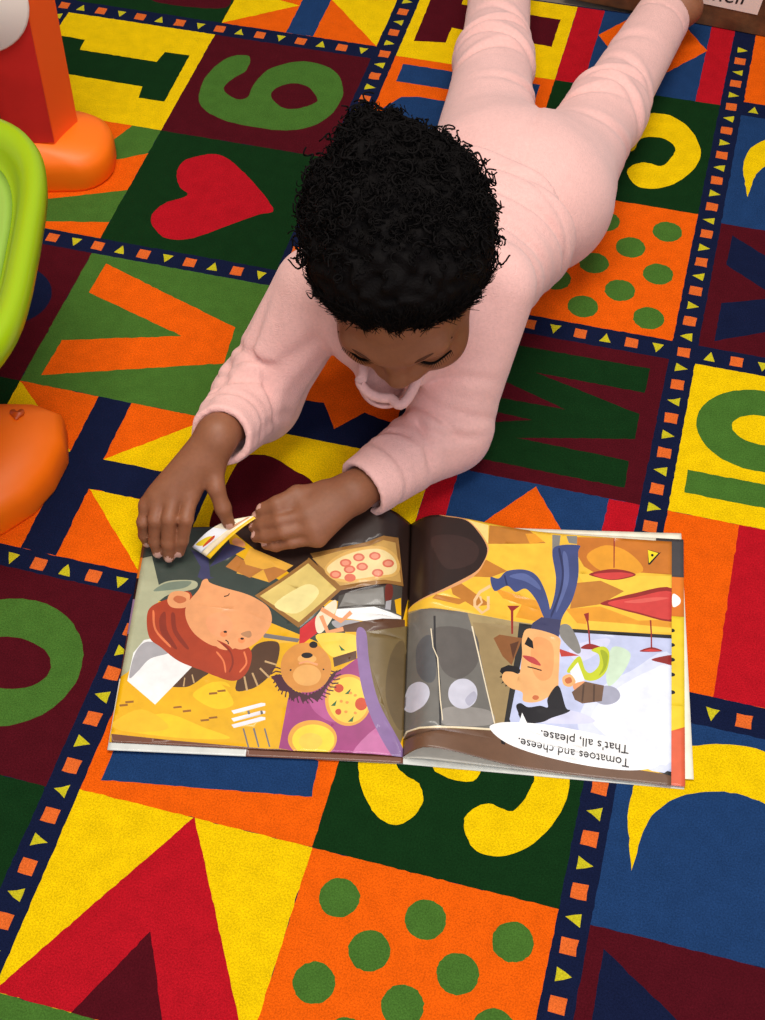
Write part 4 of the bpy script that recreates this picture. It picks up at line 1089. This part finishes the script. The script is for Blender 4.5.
# collar band
cl = [J['collar_'+k] for k in 'lmfgr']
back = [J['neck']+hx*.05+np.array((0, .02, .012)), J['neck']+np.array((0, .055, .02)), J['neck']-hx*.05+np.array((0, .02, .012))]
pts = catmull(cl+back, 8)
V, F = tube(np.vstack([pts, pts[:1]]), .0048, 10, False)
me = mesh('collar', np.array(V)-PV, F); o = link('collar', me, None, [cloth]); o.parent = person
# ---- trousers
def leg_cloth(s, r, end):
    a, b, c = J['hip_'+s], J['knee_'+s], J['ankle_'+s]
    n_ = unit(c-b)
    t_ = Un(.03, cap(a, b, r[0], r[1]), cap(b, c+n_*.02, r[1], r[2]))
    t_ = Disp(creases(a, b, [(.42, .0030, .006, .016, .9, 1.0), (.74, .0042, .0055, .012, -.3, 1.3), (.90, .0048, .0050, -.008, .3, 1.4)]), t_)
    t_ = Disp(creases(b, c, [(.07, .0048, .0048, .010, 0.0, 1.3), (.20, .0032, .0055, -.012, .6, 1.1), (.52, .0018, .007, .014, -.5, 1.2)]), t_)
    e = c+n_*end
    def groove(p, e=e, n_=n_): return .0024*np.exp(-(((p-e)@n_+.028)/.0022)**2)*(np.linalg.norm(p-e, axis=1) < .09)
    t_ = Disp(groove, t_)
    t_ = Sub(.002, t_, Leaf(lambda p, e=e, n_=n_: -((p-e)@n_)))
    return Sub(.002, t_, cap(e-n_*.03, e+n_*.05, r[2]-.0072, r[2]-.0055))
seat = Un(.05, ell(J['pelvis'], PB, (.092, .105, .070)), ell(J['waist']*.5+J['pelvis']*.5, TB, (.084, .10, .066)))
bum = Un(.03, sph(J['bun_a']-np.array((0, 0, .018)), .068), sph(J['bun_b']-np.array((0, 0, .018)), .068))
tr = Un(.022, Un(.04, seat, bum), leg_cloth('a', (.061, .0435, .037), .02), leg_cloth('b', (.060, .043, .0355), .012))
def seam(p):      # centre-back seam
    q = (p-J['pelvis'])@PB.T
    return .0028*np.exp(-(q[:, 0]/.003)**2)*np.clip((p[:, 2]-.10)/.02, 0, 1)
tr = Disp(seam, tr)
tr = on_rug(tr)
V, F = surface(tr, (-.42, -.10, -.01), (.02, .75, .24), .0032)
worn('trousers', V, F, cloth)
# ---- hair
def fuzz(p):
    q = p*1.0
    return .0042*np.sin(q[:, 0]*210+2*np.sin(q[:, 1]*150))*np.sin(q[:, 1]*190+1.7*np.sin(q[:, 2]*160))*np.sin(q[:, 2]*200+1.3)
hn = unit(hf*.80-hu*.62)
def hair_thick(q):
    al = -((q-H(0, .057, .053))@hn); l_ = (q-J['head'])@HB.T
    al = al+.003*np.sin(l_[:, 0]*260)+.002*np.sin(l_[:, 0]*610+1)
    low = np.clip((l_[:, 2]-.2*np.abs(l_[:, 1])+.075)/.04, 0, 1)
    return np.where(al > 0, .0008+.0125*(1-np.exp(-np.clip(al, 0, 1)/.028)), -.004+np.clip(al, -.02, 0)*.3)*low-.004*(1-low)
hairc = Disp(lambda q: -hair_thick(q), Un(.02, ell(H(0, -.012, .022), HB, (.0645, .080, .076)), ell(H(0, .022, -.022), HB, (.056, .058, .066)), ell(H(0, -.02, .03), HB, (.0650, .075, .070))))
puff = Un(.012, ell(H(-.004, -.030, .054), HB, (.062, .064, .050)), sph(H(-.040, -.048, .064), .031), sph(H(.032, -.050, .062), .031), sph(H(-.014, -.066, .082), .032), sph(H(.018, -.062, .074), .032), sph(H(-.054, -.030, .042), .025), sph(H(.044, -.030, .036), .024), sph(H(-.02, -.085, .060), .034), sph(H(.0, -.032, .088), .031))
hairc = Un(.014, hairc, puff)
hairc = Disp(lambda p: fuzz(p)*np.clip(((p-J['head'])@hu-.35*((p-J['head'])@hf)-.03)/.05, .05, 1.25), hairc)
V, F = surface(hairc, J['head']-.16, J['head']+.19, .0026)
hairm = mat('black_hair', (12, 9, 8), .75, bump=.5, bscale=420, vary=.25, vscale=120, spec=.08)
HV, HF = V, F
# curls standing off the surface
nrm = np.zeros_like(V)
fn = np.cross(V[F[:, 1]]-V[F[:, 0]], V[F[:, 2]]-V[F[:, 0]])
for k in range(4): np.add.at(nrm, F[:, k], fn)
nrm /= np.linalg.norm(nrm, axis=1)[:, None]+1e-12
loc_ = (V-J['head'])@HB.T
w_ = np.clip((loc_[:, 2]-.5*loc_[:, 1]-.01)/.08, 0, 1)*np.clip((.03-loc_[:, 1])/.05, 0, 1)+.05*(loc_[:, 1] < .0)*(loc_[:, 2] > -.05)
w_ *= (loc_[:, 2]-.9*loc_[:, 1] > -.02)
pick = RNG.choice(len(V), 2600, p=w_/w_.sum())
CV, CF = [], []; off = 0
for i in pick:
    n_ = nrm[i]+RNG.normal(0, .45, 3); n_ = unit(n_); a_ = unit(np.cross(n_, RNG.normal(0, 1, 3))); b_ = np.cross(n_, a_)
    Lc = RNG.uniform(.004, .012); rc = RNG.uniform(.0014, .0032); big = RNG.random() < .14; fac = 1.6 if big else 1.0; Lc *= fac; rc *= fac; turns = RNG.uniform(1.0, 2.2); sgn = RNG.choice((-1, 1))
    m_ = int(8*turns)+3; t = np.linspace(0, 1, m_)
    ph = RNG.uniform(0, 6.28)
    pts = V[i]-n_*.003+np.outer(t*Lc, n_)+np.outer(rc*np.cos(sgn*2*math.pi*turns*t+ph)-rc*np.cos(ph), a_)+np.outer(rc*np.sin(sgn*2*math.pi*turns*t+ph)-rc*np.sin(ph), b_)
    v_, f_ = tube(pts, np.linspace(.0013 if big else .0008, .0007 if big else .0004, m_), 4)
    CV += v_; CF += [tuple(q+off for q in f__) for f__ in f_]; off += len(v_)
# fine hairs brushed back from the hairline
al = -((V-H(0, .057, .053))@hn)
edge = np.where((al > -.004) & (al < .022) & (loc_[:, 1] > -.02) & (loc_[:, 2] > -.03))[0]
for i in RNG.choice(edge, 2600):
    if nrm[i]@unit(V[i]-J['head']) < .2: continue
    bk = -hn+nrm[i]*(hn@nrm[i]); bk = unit(bk)+RNG.normal(0, .22, 3)
    L_ = RNG.uniform(.010, .022)
    st_ = V[i]-bk*L_*.45
    dq = (st_-H(0, -.012, .022))@HB.T; kq = np.linalg.norm(dq/np.array((.0645, .080, .076))); 
    if kq < 1.004: st_ = H(0, -.012, .022)+(st_-H(0, -.012, .022))*(1.004/kq)
    pts = [st_, V[i]+nrm[i]*.0008, V[i]+bk*L_*.3+nrm[i]*.0016, V[i]+bk*L_*.6+nrm[i]*.0020]
    v_, f_ = tube(pts, [.00012, .00035, .00035, .0002], 4)
    CV += v_; CF += [tuple(q+off for q in f__) for f__ in f_]; off += len(v_)
hair = worn('hair', HV, HF, hairm)
o = link('curls', mesh('curls', np.array(CV)-PV, CF), None, [hairm]); o.parent = hair
# brows and lashes
for s in (-1, 1):
    pts = catmull([H(s*.012, .0815, .0125), H(s*.026, .0775, .0200), H(s*.040, .0675, .0205), H(s*.049, .0570, .0150)], 5, False)
    V, F = tube(pts, np.interp(np.linspace(0, 1, len(pts)), [0, .3, 1], [.0010, .0015, .0006]), 6)
    o = link('eyebrow', mesh('eyebrow', np.array(V)-PV, F), None, [mat('brow_hair', (84, 50, 34), .8, spec=.1)]); o.parent = person
    pts = catmull([H(s*.013, .0735, -.0065), H(s*.022, .0755, -.0105), H(s*.033, .0755, -.0110), H(s*.047, .0650, -.0060)], 5, False)
    V, F = tube(pts, np.interp(np.linspace(0, 1, len(pts)), [0, .5, 1], [.0007, .0014, .0008]), 6); V = list(V); F = list(F)
    for k in range(26):
        b0 = np.array([np.interp(k/25*(len(pts)-1), range(len(pts)), np.array(pts)[:, q]) for q in range(3)]); off = len(V)
        v_, f_ = tube([b0, b0+hf*.002-hu*.0018+hx*s*.001, b0+hf*.0042-hu*.0022+hx*s*.002], [.0004, .0003, .00015], 4)
        V += v_; F += [tuple(q+off for q in f__) for f__ in f_]
    o = link('eyelashes', mesh('eyelashes', np.array(V)-PV, F), None, [hairm]); o.parent = person
